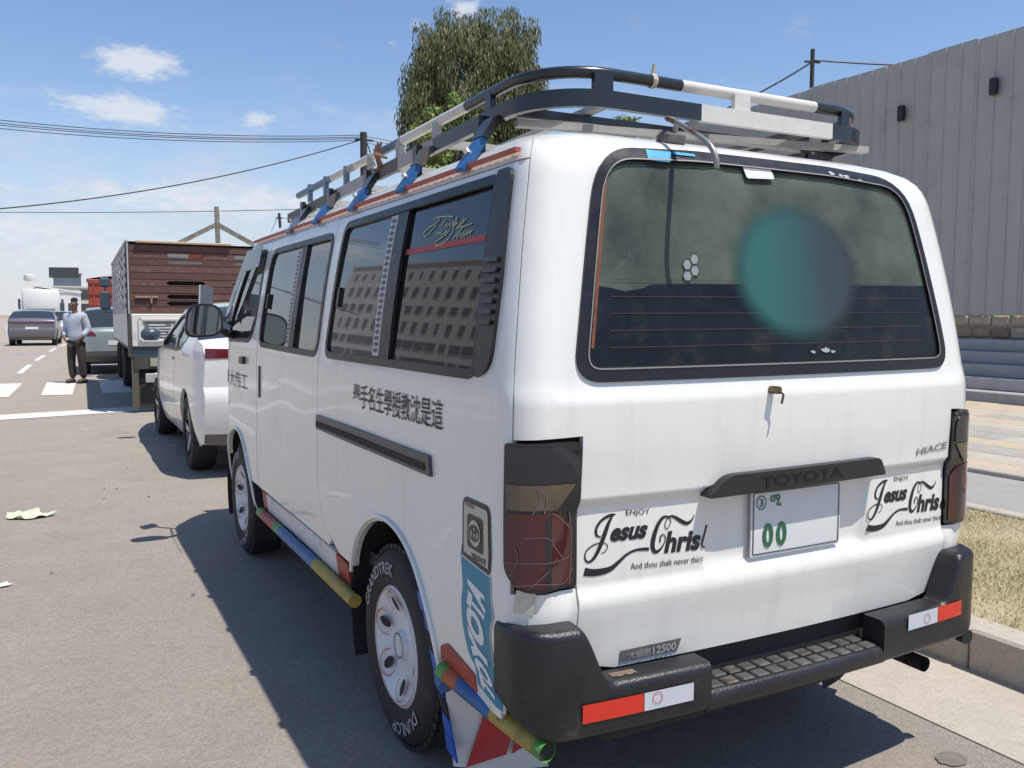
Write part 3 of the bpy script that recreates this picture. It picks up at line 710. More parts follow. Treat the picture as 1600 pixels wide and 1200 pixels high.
slide = [(2.03, 1.795), (2.03, .50), (.70, .50), (.655, .535)]+[(a+.0055, b+.003) for a, b in SEAM[::-1]][1:]
fdoor = [(2.04, 1.795), (2.04, .50)]+arc(ACF, RAF, math.radians(155), math.radians(32))+[(3.14, .50), (3.40, .55), (3.46, .80), (3.42, 1.08), (3.30, 1.20), (3.10, 1.25), (2.56, 1.795)]
for sg, mp, fl in ((-1, VS, 1.), (1, VM, -1.)):
    panel('quarter_panel', quarter_l if sg < 0 else quarter_r, [W_R], mp, paintw, van, .055, .02, flip=-fl if False else (-1. if sg < 0 else 1.))
    panel('sliding_door', slide, [W_M], mp, paintw, van, .06, .02, flip=(-1. if sg < 0 else 1.))
    panel('front_door', fdoor, [W_F], mp, paintw, van, .06, .02, flip=(-1. if sg < 0 else 1.))
    fp = (-1. if sg < 0 else 1.)
    # inner skin seen through the gaps and the glass
    skin = [(3.05, .46), (3.05, 1.24), (2.55, 1.80), (-.74, 1.80), (-.74, .46), (-.39, .46)]+arc(ACR, .42, math.radians(160), math.radians(20))+[(.6, .46), (2.1, .46)]+arc(ACF, .42, math.radians(160), math.radians(20))
    panel('inner_skin', skin, [inset(W_R, -.002), inset(W_M, -.002), inset(W_F, -.002)], mp, inner, van, .09, .0, off=-.026, flip=fp)
    # roof side band above the doors
    band = [(2.56, 1.80), (gs, 1.80), (gs, 1.909), (2.52, 1.909)]
    panel('roof_side', band, [], mp, paintw, van, .06, .012, flip=fp, gy=.014)
    # windows: rubber, panes, dividers
    mg = VG if sg < 0 else VGM
    for (wn, P, split, bar, gm) in (('rear', W_R, (.13, .045), .05, gside), ('mid', W_M, (1.36, 1.285), .04, gside), ('front', W_F, None, 0, gside)):
        Gi = inset(P, .020)
        seal = panel('window_rubber', inset(P, -.006), [Gi], mp, rub, van, .06, .010, off=.004, flip=fp)
        zs = [q[1] for q in Gi]; z0, z1 = min(zs)-.004, max(zs)+.004
        if split:
            def clip(Pp, s_, keep_gt):
                o = []; n = len(Pp)
                for i in range(n):
                    a, b = Pp[i], Pp[(i+1) % n]; ia = (a[0] > s_) == keep_gt; ib = (b[0] > s_) == keep_gt
                    if ia: o.append(a)
                    if ia != ib: t = (s_-a[0])/(b[0]-a[0]); o.append((s_, a[1]+(b[1]-a[1])*t))
                return o
            G2 = inset(P, .014)
            panel('window_glass', clip(G2, split[0], True), [], mg, gm, van, .08, .0, off=-.006, flip=fp)
            panel('window_glass', clip(G2, split[1], False), [], mg, gdark if wn == 'rear' else gm, van, .08, .0, off=-.012, flip=fp)
            panel('window_divider', clip(clip(G2, split[1]-.004, True), split[0]+.004, False), [], mp, rub, van, .06, .012, off=.0, flip=fp)
            if sg < 0:
                st = [(split[0]+.075, z0+.012), (split[0]+.075, z1-.012), (split[0]+.012, z1-.012), (split[0]+.012, z0+.012)]
                orn = panel('ornament_strip', st, [], mp, M('strip_silver', (.50, .49, .47), .4, .3, var=.1), van, .06, .003, off=-.002, flip=fp)
                k = 22; za, zb = z0+.02, z1-.02
                for i in range(k):
                    zc_ = za+(zb-za)*(i+.5)/k; hh = (zb-za)/k*.40; sc_ = split[0]+.0435; ww = .024
                    q = [(sc_+ww, zc_), (sc_, zc_+hh), (sc_-ww, zc_), (sc_, zc_-hh)]
                    panel('ornament', q, [], mp, M('ornament_blue', (.06, .07, .11), .4), orn, .06, .0, off=.0005, flip=fp)
            # catch
            zc_ = 1.44
            panel('window_catch', [(split[0]+.55, zc_), (split[0]+.55, zc_+.075), (split[0]+.527, zc_+.075), (split[0]+.527, zc_)], [], mp, rub, van, .06, .012, off=.006, flip=fp)
        else:
            panel('window_glass', inset(P, .014), [], mg, gm, van, .08, .0, off=-.006, flip=fp)
            panel('wind_deflector', [(2.90, 1.40), (2.50, 1.765), (2.10, 1.768), (2.11, 1.66), (2.50, 1.645), (2.80, 1.36)], [], mp, M('smoked_plastic', (.05, .06, .07), .15), van, .06, .003, off=.035, flip=fp)
    # black louvred pillar trim behind the rear side window
    trim = panel('pillar_trim', rrect([(-.640, 1.250), (-.655, 1.782), (-.757, 1.782), (-.752, 1.50), (-.722, 1.275)], [.01, .01, .03, .02, .05]), [], mp, blk, van, .05, .012, off=.010, flip=fp)
    for i in range(7):
        zc_ = 1.385+i*.026
        panel('louvre', [(-.652, zc_), (-.656, zc_+.012), (-.728-.003*i, zc_+.012), (-.722-.003*i, zc_)], [], mp, M('louvre_black', (.03, .03, .034), .3), trim, .05, .006, off=.020, flip=fp)
    # sliding rail
    rail = panel('slide_rail', [(.832, .950), (.832, 1.006), (-.352, 1.010), (-.362, .952)], [], mp, M('rail_grey', (.075, .075, .08), .4, .3), van, .08, .012, off=.010, flip=fp)
    panel('rail_slot', [(.828, .960), (.828, .983), (-.325, .985), (-.325, .963)], [], mp, dark, rail, .08, .0, off=.0118, flip=fp)
    # sill, its painted ends and the striped side tube
    for (ya, yb, mm) in ((1.93, 1.84, redp), (1.838, .60, dirtw), (.598, .455, redp)):
        panel('sill', [(ya, .405), (ya, .492), (yb, .496 if yb > .5 else .485), (yb-.01, .405)], [], mp, mm, van, .06, .03, off=.004, flip=fp)
    panel('sill', rrect([(-.41, .43), (-.42, .475), (-.47, .50), (-.655, .472), (-.66, .425), (-.55, .43)], [0, .01, .02, 0, 0, 0]), [], mp, redp, van, .06, .02, off=.004, flip=fp)
    cols = [greenp, redp, greenp, bluep, bluep, yelp, yelp]; ys_ = [1.92, 1.84, 1.55, 1.46, 1.05, .84, .50, .325]
    for i in range(7): MB().tube([(sg*.860, ys_[i], .385), (sg*.860, ys_[i+1]+.001, .385)], .0245, 14).build('side_tube', cols[i], van, 40)
    cols = [greenp, M('orange_paint', (.42, .10, .03), .5, var=.2), bluep, yelp, yelp, greenp]; pts = [(.846, -.430, .412), (.842, -.470, .409), (.834, -.535, .404), (.815, -.70, .392), (.800, -.82, .384), (.790, -.885, .380), (.786, -.915, .378)]
    for i in range(6 if sg < 0 else 0):
        a, b = pts[i], pts[i+1]; MB().tube([(sg*a[0], a[1], a[2]), (sg*b[0], b[1]+.001, b[2])], .0255, 14, cap=(i == 0)).build('side_tube', cols[i], van, 40)
    MB().tube([(sg*.790, -.88, .380), (sg*.787, -.906, .3785)], .0245, 14).build('tube_end_shade', dark, van)  # dark disc stands for the shade inside the open tube end
    MB().tube([(sg*.842, -.45, .374), (sg*.842, -.41, .374)], .022, 12).build('tube_bracket', bluep, van, 40)
    # wheel housings
    for cy in (0.02, 2.60):
        b = MB(); A = [math.radians(-25+i*230/20) for i in range(21)]
        vs = [(sg*x, cy+.425*math.cos(a), .33+.425*math.sin(a)) for x in (.836, .52) for a in A]
        b.add(vs, [(i, i+1, 22+i, 21+i) for i in range(20)]); b.add([(sg*.52, cy+.425*math.cos(a), .33+.425*math.sin(a)) for a in A], [tuple(range(21))]); b.build('wheel_housing', dark, van, 60, fix=False)
        lip = MB(); AA = [math.radians(-10+i*190/26) for i in range(27)] if cy > 1 else [math.radians(20+i*150/26) for i in range(27)]
        P = []
        for a in AA:
            q = mp(cy+(RAR+.012)*math.cos(a), .33+(RAR+.012)*math.sin(a)); P.append(q+Vector((sg*.004, 0, 0)))
        lip.tube(P, .008, 8); lip.build('arch_lip', paintw, van, 60)
    # mirror on the front door
    mr = empty('door_mirror', (0, 0, 0)); mr.parent = van
    mc = Vector((sg*1.005, 2.66, 1.372))
    hb = MB(); prof = rrect([(-.115, -.10), (.105, -.085), (.10, .095), (-.09, .105)], [.07, .07, .07, .08])
    hb.extr(prof, lambda a, b, d: mc+Vector((a*1.0, d, b)), 0, .045); hb.extr([(p[0]*.7, p[1]*.7) for p in prof], lambda a, b, d: mc+Vector((a, d, b)), .045, .07)
    hb.build('mirror_housing', blk, mr, 45)
    MB().extr([(p[0]*.88, p[1]*.88) for p in prof], lambda a, b, d: mc+Vector((a, d, b)), -.004, .0).build('mirror_glass', M('mirror_silver', (.32, .36, .38), .04, 1.), mr)
    MB().tube([mc+Vector((-sg*.09, .03, -.05)), mc+Vector((-sg*.14, .06, -.075)), mc+Vector((-sg*.20, .10, -.085))], [.02, .024, .03], 8).build('mirror_arm', blk, mr, 50)
    MB().extr([(-.06, -.045), (.05, -.06), (.06, .05), (-.05, .06)], lambda a, b, d: Vector((sg*.945, 2.98, 1.51))+Vector((a*.75, d+a*.5, b*1.35)), -.03, .03).build('wide_mirror', M('mirror_shell', (.30, .32, .34), .15, .6), mr, 40)
    MB().tube([Vector((sg*.93, 2.98, 1.47)), Vector((sg*.80, 2.86, 1.33))], .012, 6).build('mirror_arm', blk, mr)
    # handles
    panel('door_handle', rrect([(2.42, 1.135), (2.42, 1.175), (2.32, 1.175), (2.32, 1.135)], .012), [], mp, blk, van, .03, .02, off=.018, flip=fp)
    panel('door_handle', rrect([(1.976, .98), (1.972, 1.145), (1.945, 1.145), (1.948, .98)], .010), [], mp, blk, van, .03, .012, off=.006, flip=fp)
# ---- roof
lp = [VS(YS+.2+(2.52-YS-.2)*(1-i/24), 1.909) for i in range(25)]+[VS(YS+.2-(YS+.2-S0)*i/30, 1.909) for i in range(1, 31)]
lp += [Vector((-p.x, p.y, p.z)) for p in reversed(lp[:-1])]
yr0 = min(p.y for p in lp)
def roofz(x, y):
    t = min(1, max(0, (y-yr0)/.7)); f_ = min(1, max(0, (2.75-y)/.6)); xx = min(1, abs(x)/.56); return Vector((x, y, 1.909+.032*(1-xx**2.2)*(1-(1-t)**2)*(1-(1-f_)**2)))
panel('roof_panel', [(p.x, p.y) for p in lp], [], roofz, paintw, van, .08, .004)
# front end
fz = [.40, .55, .80, 1.08, 1.20, 1.25, 1.50, 1.80, 1.88, 1.909]; fy = [3.36, 3.42, 3.47, 3.43, 3.31, 3.12, 2.85, 2.555, 2.53, 2.52]
def fgrid(i0, i1, name, m_, dy=0):
    b = MB(); nx = 13; vs = []
    for k in range(i0, i1+1):
        z = fz[k]; sx = min(3.42, fy[k]); q = VS(sx, z); wx = abs(q.x)-.004
        for j in range(nx): u = j/(nx-1)*2-1; vs.append((u*wx, fy[k]-.006+.10*(1-abs(u)**2.2)+dy, z))
    b.add(vs, [(r*nx+j, r*nx+j+1, (r+1)*nx+j+1, (r+1)*nx+j) for r in range(i1-i0) for j in range(nx-1)]); return b.build(name, m_, van, 50)
fgrid(0, 5, 'front_panel', paintw); fgrid(5, 7, 'windscreen', gside); fgrid(7, 9, 'roof_front', paintw)
fb = MB(); fb.tube([(-.72, 3.10, .40), (-.70, 3.30, .40), (-.58, 3.45, .40), (0, 3.56, .40), (.58, 3.45, .40), (.70, 3.30, .40), (.72, 3.10, .40)], 0, rect=(.06, .14)); fb.build('front_bumper', blk, van, 50)
for sg in (-1, 1): MB().box((sg*.55, 3.52, .78), (.30, .05, .15), bev=.02).build('headlight', chrome, van)
# ---- tailgate
GW, gx = .676, gs-S0
gate = [(-GW, .60)]+[(-.655, .565), (-.62, .535), (-.56, .520), (.56, .520), (.65, .535), (.685, .565), (GW, .60)]+[(GW, 1.115), (gx-.004, 1.115), (gx-.004, 1.905), (-gx+.004, 1.905), (-gx+.004, 1.115), (-GW, 1.115)]
gate = [(-GW+.004, gate[0][1])]+gate[1:7]+[(.704, .60), (.704, 1.121)]+gate[9:13]+[(-GW+.004, 1.121)]
W_B = rrect([(-.692, 1.253), (.70, 1.256), (.665, 1.826), (.3, 1.842), (-.3, 1.842), (-.660, 1.826)], [.075, .075, .125, .05, .05, .125], 8)
tg = panel('tailgate', gate, [inset(W_B, .004)], VR, paintw, van, .035, .02, flip=1., gy=.022)
tgate = tg
# corner pieces above the gate seam are part of the roof side; dark backing behind the gaps
panel('gate_backing', [(-.80, .5), (.80, .5), (.80, 1.24), (-.80, 1.24)], [], VR, dark, van, .1, 0., off=-.03, flip=1.)
panel('window_rubber', inset(W_B, -.006), [inset(W_B, .025)], VR, rub, van, .05, .012, off=.007, flip=1.)
panel('rear_glass', inset(W_B, .020), [], VR, grear, van, .07, .0, off=-.002, flip=1.)
panel('glass_trim', inset(W_B, .024), [inset(W_B, .0275)], VR, M('trim_line', (.30, .28, .25), .4, .3), van, .05, .0, off=.0095, flip=1.)
# tint film on the lower half, torn along its upper edge
fe = [(-.66, 1.485), (-.60, 1.478), (-.555, 1.470), (-.50, 1.478), (-.475, 1.488), (-.40, 1.490)]+[(x/10, 1.492+.012*(x+4)/11) for x in range(-3, 7)]+[(.655, 1.506)]
panel('tint_film', [(-.668, 1.287), (-.66, 1.485)]+fe[1:]+[(.672, 1.29)], [], VR, M('film_dark', (.011, .014, .018), .22, var=.4, vs=9, spec=.16, col2=(.05, .05, .045), c2lo=.52, c2hi=.80, c2s=6), van, .07, 0., off=.0005, flip=1.)
for i in range(5):
    zc_ = 1.335+i*.042; v, f = ribbon([(x/10, zc_+.0006*x, .0016) for x in range(-6, 7)]); flat_mesh('heater_wire', [VR(*p)+Vector((0, -.0025, 0)) for p in v], f, M('wire_red', (.065, .035, .033), .5), van)
# added teal disc over a blurred spot, and things stuck to the rear glass
v = [(.068+.285*math.cos(a)*r, 1.530+.208*math.sin(a)*r) for r in (0.001, .3, .55, .75, .9, 1) for a in [2*PI*i/40 for i in range(40)]]
tl = bpy.data.materials.new('teal_blur'); tl.use_nodes = True; t = tl.node_tree; b = t.nodes['Principled BSDF']; b.inputs['Roughness'].default_value = .35
tcx = t.nodes.new('ShaderNodeTexCoord'); sp = t.nodes.new('ShaderNodeSeparateXYZ'); t.links.new(tcx.outputs['Object'], sp.inputs[0])
def ramp(nt_, sock, a, b_, stops):
    r = nt_.nodes.new('ShaderNodeMapRange'); nt_.links.new(sock, r.inputs[0]); r.inputs[1].default_value = a; r.inputs[2].default_value = b_
    c = nt_.nodes.new('ShaderNodeValToRGB'); nt_.links.new(r.outputs[0], c.inputs[0]); e = c.color_ramp.elements
    while len(e) < len(stops): e.new(.5)
    for q, (p_, col_) in zip(e, stops): q.position = p_; q.color = (*col_, 1)
    return c.outputs[0]
t.links.new(ramp(t, sp.outputs[0], -.155, .29, [(0, (.030, .115, .10)), (.22, (.028, .12, .105)), (.48, (.030, .085, .08)), (.72, (.036, .050, .052)), (1, (.034, .038, .04))]), b.inputs['Base Color'])
vm = t.nodes.new('ShaderNodeVectorMath'); vm.operation = 'SUBTRACT'; t.links.new(tcx.outputs['Object'], vm.inputs[0]); vm.inputs[1].default_value = (.063, 0, 1.530)
vm2 = t.nodes.new('ShaderNodeVectorMath'); vm2.operation = 'MULTIPLY'; t.links.new(vm.outputs[0], vm2.inputs[0]); vm2.inputs[1].default_value = (1/.265, 0, 1/.208)
ln = t.nodes.new('ShaderNodeVectorMath'); ln.operation = 'LENGTH'; t.links.new(vm2.outputs[0], ln.inputs[0])
al = t.nodes.new('ShaderNodeMapRange'); al.interpolation_type = 'SMOOTHSTEP'; t.links.new(ln.outputs['Value'], al.inputs[0]); al.inputs[1].default_value = 1.0; al.inputs[2].default_value = .68; al.inputs[3].default_value = 0; al.inputs[4].default_value = .94
t.links.new(al.outputs[0], b.inputs['Alpha'])   # stand-in for a blurred round area, fades out towards its rim
MATS['teal_blur'] = tl
flat_mesh('blur_disc', [VR(*p)+Vector((0, -.004, 0)) for p in v], [(r*40+i, r*40+(i+1) % 40, (r+1)*40+(i+1) % 40, (r+1)*40+i) for r in range(5) for i in range(40)]+[tuple(range(40))], tl, van)['label'] = 'round teal and grey stand-in for a blurred spot on the rear window'
panel('white_sticker', rrect([(-.105, 1.785), (.015, 1.790), (.013, 1.815), (-.006, 1.825), (-.110, 1.820)], .008), [], VR, M('sticker_white', (.62, .62, .63), .5, var=.1, vs=40), van, .04, 0., off=.004, flip=1.)
panel('blue_tape', [(-.482, 1.806), (-.405, 1.806), (-.392, 1.835), (-.488, 1.835)], [], VR, M('tape_blue', (.06, .34, .62), .4, var=.2, vs=40), van, .04, 0., off=.0085, flip=1.)
panel('blue_tape', [(-.385, 1.829), (-.30, 1.829), (-.30, 1.836), (-.385, 1.837)], [], VR, MATS['tape_blue'], van, .04, 0., off=.0085, flip=1.)
for (x, z, r) in ((.30, 1.826, .018), (.345, 1.822, .012), (.375, 1.820, .016), (.435, 1.813, .010), (.09, 1.31, .012), (.14, 1.315, .02), (.17, 1.31, .012)):
    rr = random.Random(int(x*1000)); panel('paint_chip', [(x+r*math.cos(a)*rr.uniform(.5, 1.2), z+.35*r*math.sin(a)*rr.uniform(.5, 1.3)) for a in [2*PI*i/9 for i in range(9)]], [], VR, M('chip_grey', (.35, .37, .40), .6), van, .05, 0., off=.0085 if z > 1.7 else .004, flip=1.)
panel('rust_streak', [(-.652, 1.33), (-.644, 1.33), (-.628, 1.60), (-.622, 1.79), (-.630, 1.79), (-.640, 1.60)], [], VR, M('rust_brown', (.16, .055, .02), .7, var=.4, vs=30), van, .03, 0., off=.0015, flip=1.)
# hexagon print cushion seen in the glass
for i, (cx, cz) in enumerate([(-.352, 1.512), (-.326, 1.527), (-.352, 1.542), (-.326, 1.557)]):
    P = [(cx+.0172*math.cos(PI/3*j), cz+.0172*math.sin(PI/3*j)) for j in range(6)]
    panel('hexagon_print', P, [inset(P, .003)], VR, M('hex_dark', (.03, .035, .04), .5), van, .05, 0., off=.0015, flip=1.)
    panel('hexagon_print', inset(P, .0035), [], VR, M('hex_pale', (.24, .26, .25), .6), van, .05, 0., off=.001, flip=1.)
# ---- garnish, plate, badges
gp = rrect([(-.310, .940), (.36, .948), (.335, 1.000), (-.245, .996)], [.010, .010, .02, .03])
ga = panel('gate_garnish', gp, [], VR0, blk, van, .04, .05, off=.028, flip=1.)
def text_on(name, body, A, B, h, mp, m_, parent, off, shear=0., bold=0., slant=0.):
    """lettering from A to B along the surface, h tall"""
    v, f, asp = text2d(body, shear, bold); o = []
    for (x, y) in v:
        a = A[0]+(B[0]-A[0])*x+slant*y*h; z = A[1]+(B[1]-A[1])*x+y*h
        p, n = surf_n(mp, a, z); n = n if n.dot(CPOS-p) > 0 else -n; o.append(p+n*off)
    return flat_mesh(name, o, f, m_, parent)
text_on('lettering', 'TOYOTA', (-.135, .953), (.175, .958), .030, VR0, M('letter_grey', (.004, .004, .005), .2), ga, .0295, bold=.015)
plate = panel('number_plate', rrect([(-.130, .752), (.215, .752), (.215, .938), (-.130, .938)], .01), [], VR0, M('plate_white', (.66, .68, .67), .4, var=.05), van, .06, .004, off=-.014, flip=1.)
grn = M('plate_green', (.02, .12, .055), .5)
pb = rrect([(-.124, .758), (.209, .758), (.209, .932), (-.124, .932)], .008); panel('plate_border', pb, [inset(pb, .0035)], VR0, M('plate_edge', (.05, .07, .06), .5), plate, .06, 0., off=-.0125, flip=1.)
v, f = ribbon([(-.095+.0165*math.cos(a), .902+.0185*math.sin(a), .0028) for a in [2*PI*i/24 for i in range(25)]]); flat_mesh('lettering', [VR0(*p)+Vector((0, .0115, 0)) for p in v], f, grn, plate)
text_on('lettering', '3', (-.102, .891), (-.088, .891), .022, VR0, grn, plate, -.0115, bold=.01)
text_on('lettering', '\u121a', (-.062, .885), (-.022, .886), .034, VR0, grn, plate, -.0115, bold=.01)
text_on('lettering', '0', (-.088, .775), (-.050, .775), .068, VR0, grn, plate, -.0115, bold=.03)
text_on('lettering', '0', (-.038, .775), (.0, .775), .068, VR0, grn, plate, -.0115, bold=.03)
text_on('badge', 'HIACE', (.535, .985), (.692, .996), .022, VR, M('badge_chrome', (.32, .31, .29), .3, .7), van, .0022, shear=.12, bold=.015)
# "enjoy" sticker, twice
def enj(px, py): return pxr(900+px/6, 720+py/6)
def stroke(pts, n=7):
    P = crv(pts, n); o = []
    for (x, y, w_) in P: q = enj(x, y); o.append((q[0], q[1], w_/6*.00185))
    return ribbon(o)
strokes = [
    [(368, 500, 10), (310, 512, 24), (235, 560, 22), (190, 630, 24), (188, 690, 22), (215, 712, 14), (232, 708, 6)],
    [(350, 498, 12), (305, 580, 30), (265, 690, 40), (220, 810, 36), (170, 905, 28), (118, 948, 18), (84, 920, 14), (92, 850, 12), (160, 790, 10), (240, 768, 9), (288, 785, 8), (290, 820, 8), (262, 856, 7), (232, 866, 5)],
    [(1108, 503, 6), (1085, 550, 16), (1040, 585, 30), (985, 565, 34), (930, 530, 26), (885, 518, 18), (850, 545, 10), (832, 600, 8), (845, 640, 8), (872, 610, 8), (885, 560, 8), (860, 525, 14), (815, 530, 24), (765, 600, 36), (728, 710, 44), (716, 800, 42), (735, 850, 34), (775, 840, 22), (820, 780, 12), (836, 720, 10), (815, 690, 10), (790, 715, 16), (785, 765, 12)],
    [(75, 1038, 66), (150, 1048, 60), (250, 1035, 54), (330, 1005, 42), (400, 945, 30), (470, 880, 22), (545, 840, 20), (615, 828, 24), (682, 826, 30)],
    [(1222, 600, 26), (1205, 680, 24), (1180, 780, 24), (1190, 812, 14), (1210, 800, 6)],
]
shapes = [stroke(s_) for s_ in strokes]
def enj_text(body, a, b, hpx, shear, bold):
    v, f, asp = text2d(body, shear, bold); A, B, T = enj(*a), enj(*b), enj(a[0], a[1]-hpx)
    return [(A[0]+(B[0]-A[0])*x, A[1]+(B[1]-A[1])*x+(T[1]-A[1])*y) for x, y in v], f
shapes.append(enj_text('esus', (318, 762), (672, 722), 128, .35, .045)); shapes.append(enj_text('hris', (822, 868), (1165, 832), 205, .22, .04))
shapes.append(enj_text('ENJOY', (465, 528), (688, 512), 68, 0, .0)); shapes.append(enj_text('And thou shalt never thirst', (508, 1020), (1190, 938), 62, 0, .0))
for dx in (0, .990):
    st = empty('slogan_sticker', (0, 0, 0)); st.parent = van
    for (v, f) in shapes:
        o = flat_mesh('lettering', [VR(x+dx, z)+Vector((0, -.0014, 0)) for x, z in v], f, ink, st)
st2 = panel('load_sticker', [(-.545, .530), (-.365, .533), (-.355, .566), (-.545, .562)], [], VR0, M('sticker_grey', (.13, .12, .12), .6, var=.3, vs=40), van, .05, 0., off=.002, flip=1.)
text_on('lettering', '\u5927\u7d30\u80de', (-.520, .535), (-.452, .536), .022, VR0, M('letter_pale', (.42, .41, .40), .6), st2, .004); text_on('lettering', '12500', (-.445, .536), (-.372, .538), .022, VR0, MATS['letter_pale'], st2, .004, bold=.02)
# key hook under the glass
kh = MB(); q = VR(-.085, 1.213); kh.tube([q, q+Vector((0, -.03, 0))], .011, 10); kh.tube([q+Vector((0, -.028, 0)), q+Vector((.012, -.034, -.012)), q+Vector((.006, -.034, -.036))], .0035, 6); kh.build('gate_lock', M('brass', (.18, .13, .08), .4, .8), van, 40)
# washer arm on the roof edge
q = VR(-.40, 1.893)
MB().box(q+Vector((0, -.012, .004)), (.085, .05, .045), bev=.014).build('arm_base', M('base_grey', (.10, .09, .09), .6, var=.3, vs=30), van)
arm = [q+Vector((.0, -.015, .012)), q+Vector((-.0, -.035, .045)), Vector((-.290, -.69, 1.945)), Vector((-.303, -.76, 1.915)), Vector((-.325, -.85, 1.872)), Vector((-.332, -.915, 1.832)), Vector((-.330, -.938, 1.795)), Vector((-.329, -.938, 1.772))]
MB().tube(crv(arm, 6), .0075, 10).build('washer_arm', M('arm_steel', (.30, .29, .27), .4, .6, col2=(.16, .07, .04), c2lo=.5, c2hi=.62, c2s=14), van, 50)
# ---- tail lamps
def lens(name, c, rough=.12):
    return M(name, c, rough, coat=.5, var=.2, vs=25, spec=.6)
for sg in (-1, 1):
    mp = (lambda x, z, s_=sg: (lambda q: Vector((s_*-1*q.x, q.y, q.z)))(VR(x, z))) if sg > 0 else VR
    fp = 1. if sg < 0 else -1.
    xo, xi = -.868, (-.679 if sg < 0 else -.709)
    lo = rrect([(xo, .80), (xo+.04, .752), (xi, .750), (xi, 1.112), (xo, 1.108)], [.02, .03, .008, .028, .010])
    lamp = panel('tail_lamp', lo, [], mp, M('lamp_black', (.010, .010, .014), .18, coat=.5), van, .03, .02, off=.010, flip=fp)
    panel('lamp_smoked', rrect([(xo+.008, 1.015), (xi-.008, 1.015), (xi-.008, 1.10), (xo+.008, 1.10)], [.005, .005, .04, .01]), [], mp, lens('lens_smoke', (.006, .008, .018), .08), lamp, .03, .004, off=.0135, flip=fp)
    panel('lamp_clear', [(xo+.010, .950), (xi-.062, .950), (xi-.014, 1.010), (xo+.008, 1.010)], [], mp, lens('lens_amber', (.10, .075, .045)), lamp, .03, .003, off=.0135, flip=fp)
    panel('lamp_red', rrect([(xo+.008, .80), (xo+.045, .762), (xi-.012, .760), (xi-.012, .905), (xi-.06, .942), (xo+.01, .942)], [.01, .02, .005, .01, .01, .01]), [], mp, lens('lens_red', (.055, .004, .008), .08), lamp, .03, .004, off=.0135, flip=fp)
    if sg < 0:
        cm = M('crack_pale', (.15, .10, .09), .5)
        for P in ([(-.845, .79), (-.83, .835), (-.835, .86)], [(-.80, .77), (-.76, .81), (-.74, .83)], [(-.835, .768), (-.78, .775), (-.72, .765), (-.69, .80)], [(-.86, .822), (-.80, .826), (-.74, .822), (-.70, .83)], [(-.82, .885), (-.77, .885), (-.75, .86), (-.72, .825)], [(-.80, .942), (-.785, .975), (-.79, 1.01)], [(-.775, .942), (-.77, .98), (-.785, 1.005)], [(-.76, .945), (-.73, .925), (-.70, .90)], [(-.70, .76), (-.695, .86), (-.70, .94)]):
            v, f = ribbon([(a, b, .0022) for a, b in crv(P, 4)]); flat_mesh('crack', [(lambda pn: pn[0]+pn[1]*(.0150 if pn[1].y < 0 else -.0150))(surf_n(VR, *p)) for p in v], f, cm, lamp)
        panel('tape_patch', [(-.842, .700), (-.795, .695), (-.79, .748), (-.835, .756)], [], VR, M('tape_cream', (.52, .50, .40), .5, var=.15, vs=40), van, .04, 0., off=.003, flip=1.)
# ---- rear bumper: lofted rounded section along its plan curve
def bpath(u):
    """u in metres from the left end round to the right end (total about 2.0)"""
    P = BP; d = u
    for a, b in zip(P, P[1:]):
        l_ = (b-a).length
        if d <= l_: return a.lerp(b, d/l_)
        d -= l_
    return P[-1]
half = crv([(-.856, -.77), (-.858, -.82), (-.846, -.872), (-.800, -.918), (-.72, -.935), (-.5, -.950), (-.25, -.960), (0, -.963)], 6)
BP = [Vector((x, y, 0)) for x, y in half]+[Vector((-x*.978, y, 0)) for x, y in reversed(half[:-1])]
BL = sum((b-a).length for a, b in zip(BP, BP[1:]))
def loft_bumper(name, u0, u1, zt, zb, depth, m_, n=40, r=.022):
    b = MB(); ring = None
    for i in range(n+1):
        u = u0+(u1-u0)*i/n; p = bpath(u); t = (bpath(min(BL, u+.01))-bpath(max(0, u-.01))).normalized(); no = Vector((t.y, -t.x, 0))
        if no.dot(p-Vector((0, 0, 0))) < 0: no = -no
        a, c = zb(u), zt(u); d = depth; sec = []
        for (px_, pz, a0) in ((-r, c-r, 90), (-d+r, c-r, 90), ):
            pass
        def cor(cx, cz, s0_, e0_): return [(cx+r*math.cos(math.radians(s0_+(e0_-s0_)*k/4)), cz+r*math.sin(math.radians(s0_+(e0_-s0_)*k/4))) for k in range(5)]
        sec = cor(-r, a+r, -90, 0)+cor(-r, c-r, 0, 90)+[(-d, c), (-d, a)]
        ring = [p+no*q[0]+Vector((0, 0, q[1])) for q in sec]; b.v += [tuple(q) for q in ring]
    k = len(sec)
    for i in range(n):
        for j in range(k): b.f.append((i*k+j, i*k+(j+1) % k, (i+1)*k+(j+1) % k, (i+1)*k+j)); b.mi.append(0)
    b.f.append(tuple(range(k))); b.f.append(tuple(n*k+j for j in reversed(range(k)))); b.mi += [0, 0]
    return b.build(name, m_, van, 50)
bmat = M('bumper_black', (.013, .013, .015), .34, var=.35, vs=10, bump=.2, bs=220, col2=(.085, .075, .065), c2lo=.58, c2hi=.80, c2s=11)
hu = BL/2
def ztop(u):
    d = min(u, BL-u); x = abs(bpath(u).x)
    return .668-(.668-.524)*sst(.708, .618, x) if x < .708 and d > .1 else .668
def zbot(u): d = min(u, BL-u); return .470-.075*sst(0., .22, d)
ul = hu-.315; ur = hu+.335
bump = loft_bumper('rear_bumper', 0, ul, ztop, zbot, .075, bmat, 60); bumpR = loft_bumper('rear_bumper', ur, BL, ztop, zbot, .075, bmat, 60)
stepb = loft_bumper('bumper_step', ul-.01, ur+.01, lambda u: .448, lambda u: .392, .15, bmat, 20)
tm = M('tread_grey', (.07, .066, .064), .5, var=.4, vs=20, col2=(.20, .16, .11), c2lo=.55, c2hi=.7, c2s=18)
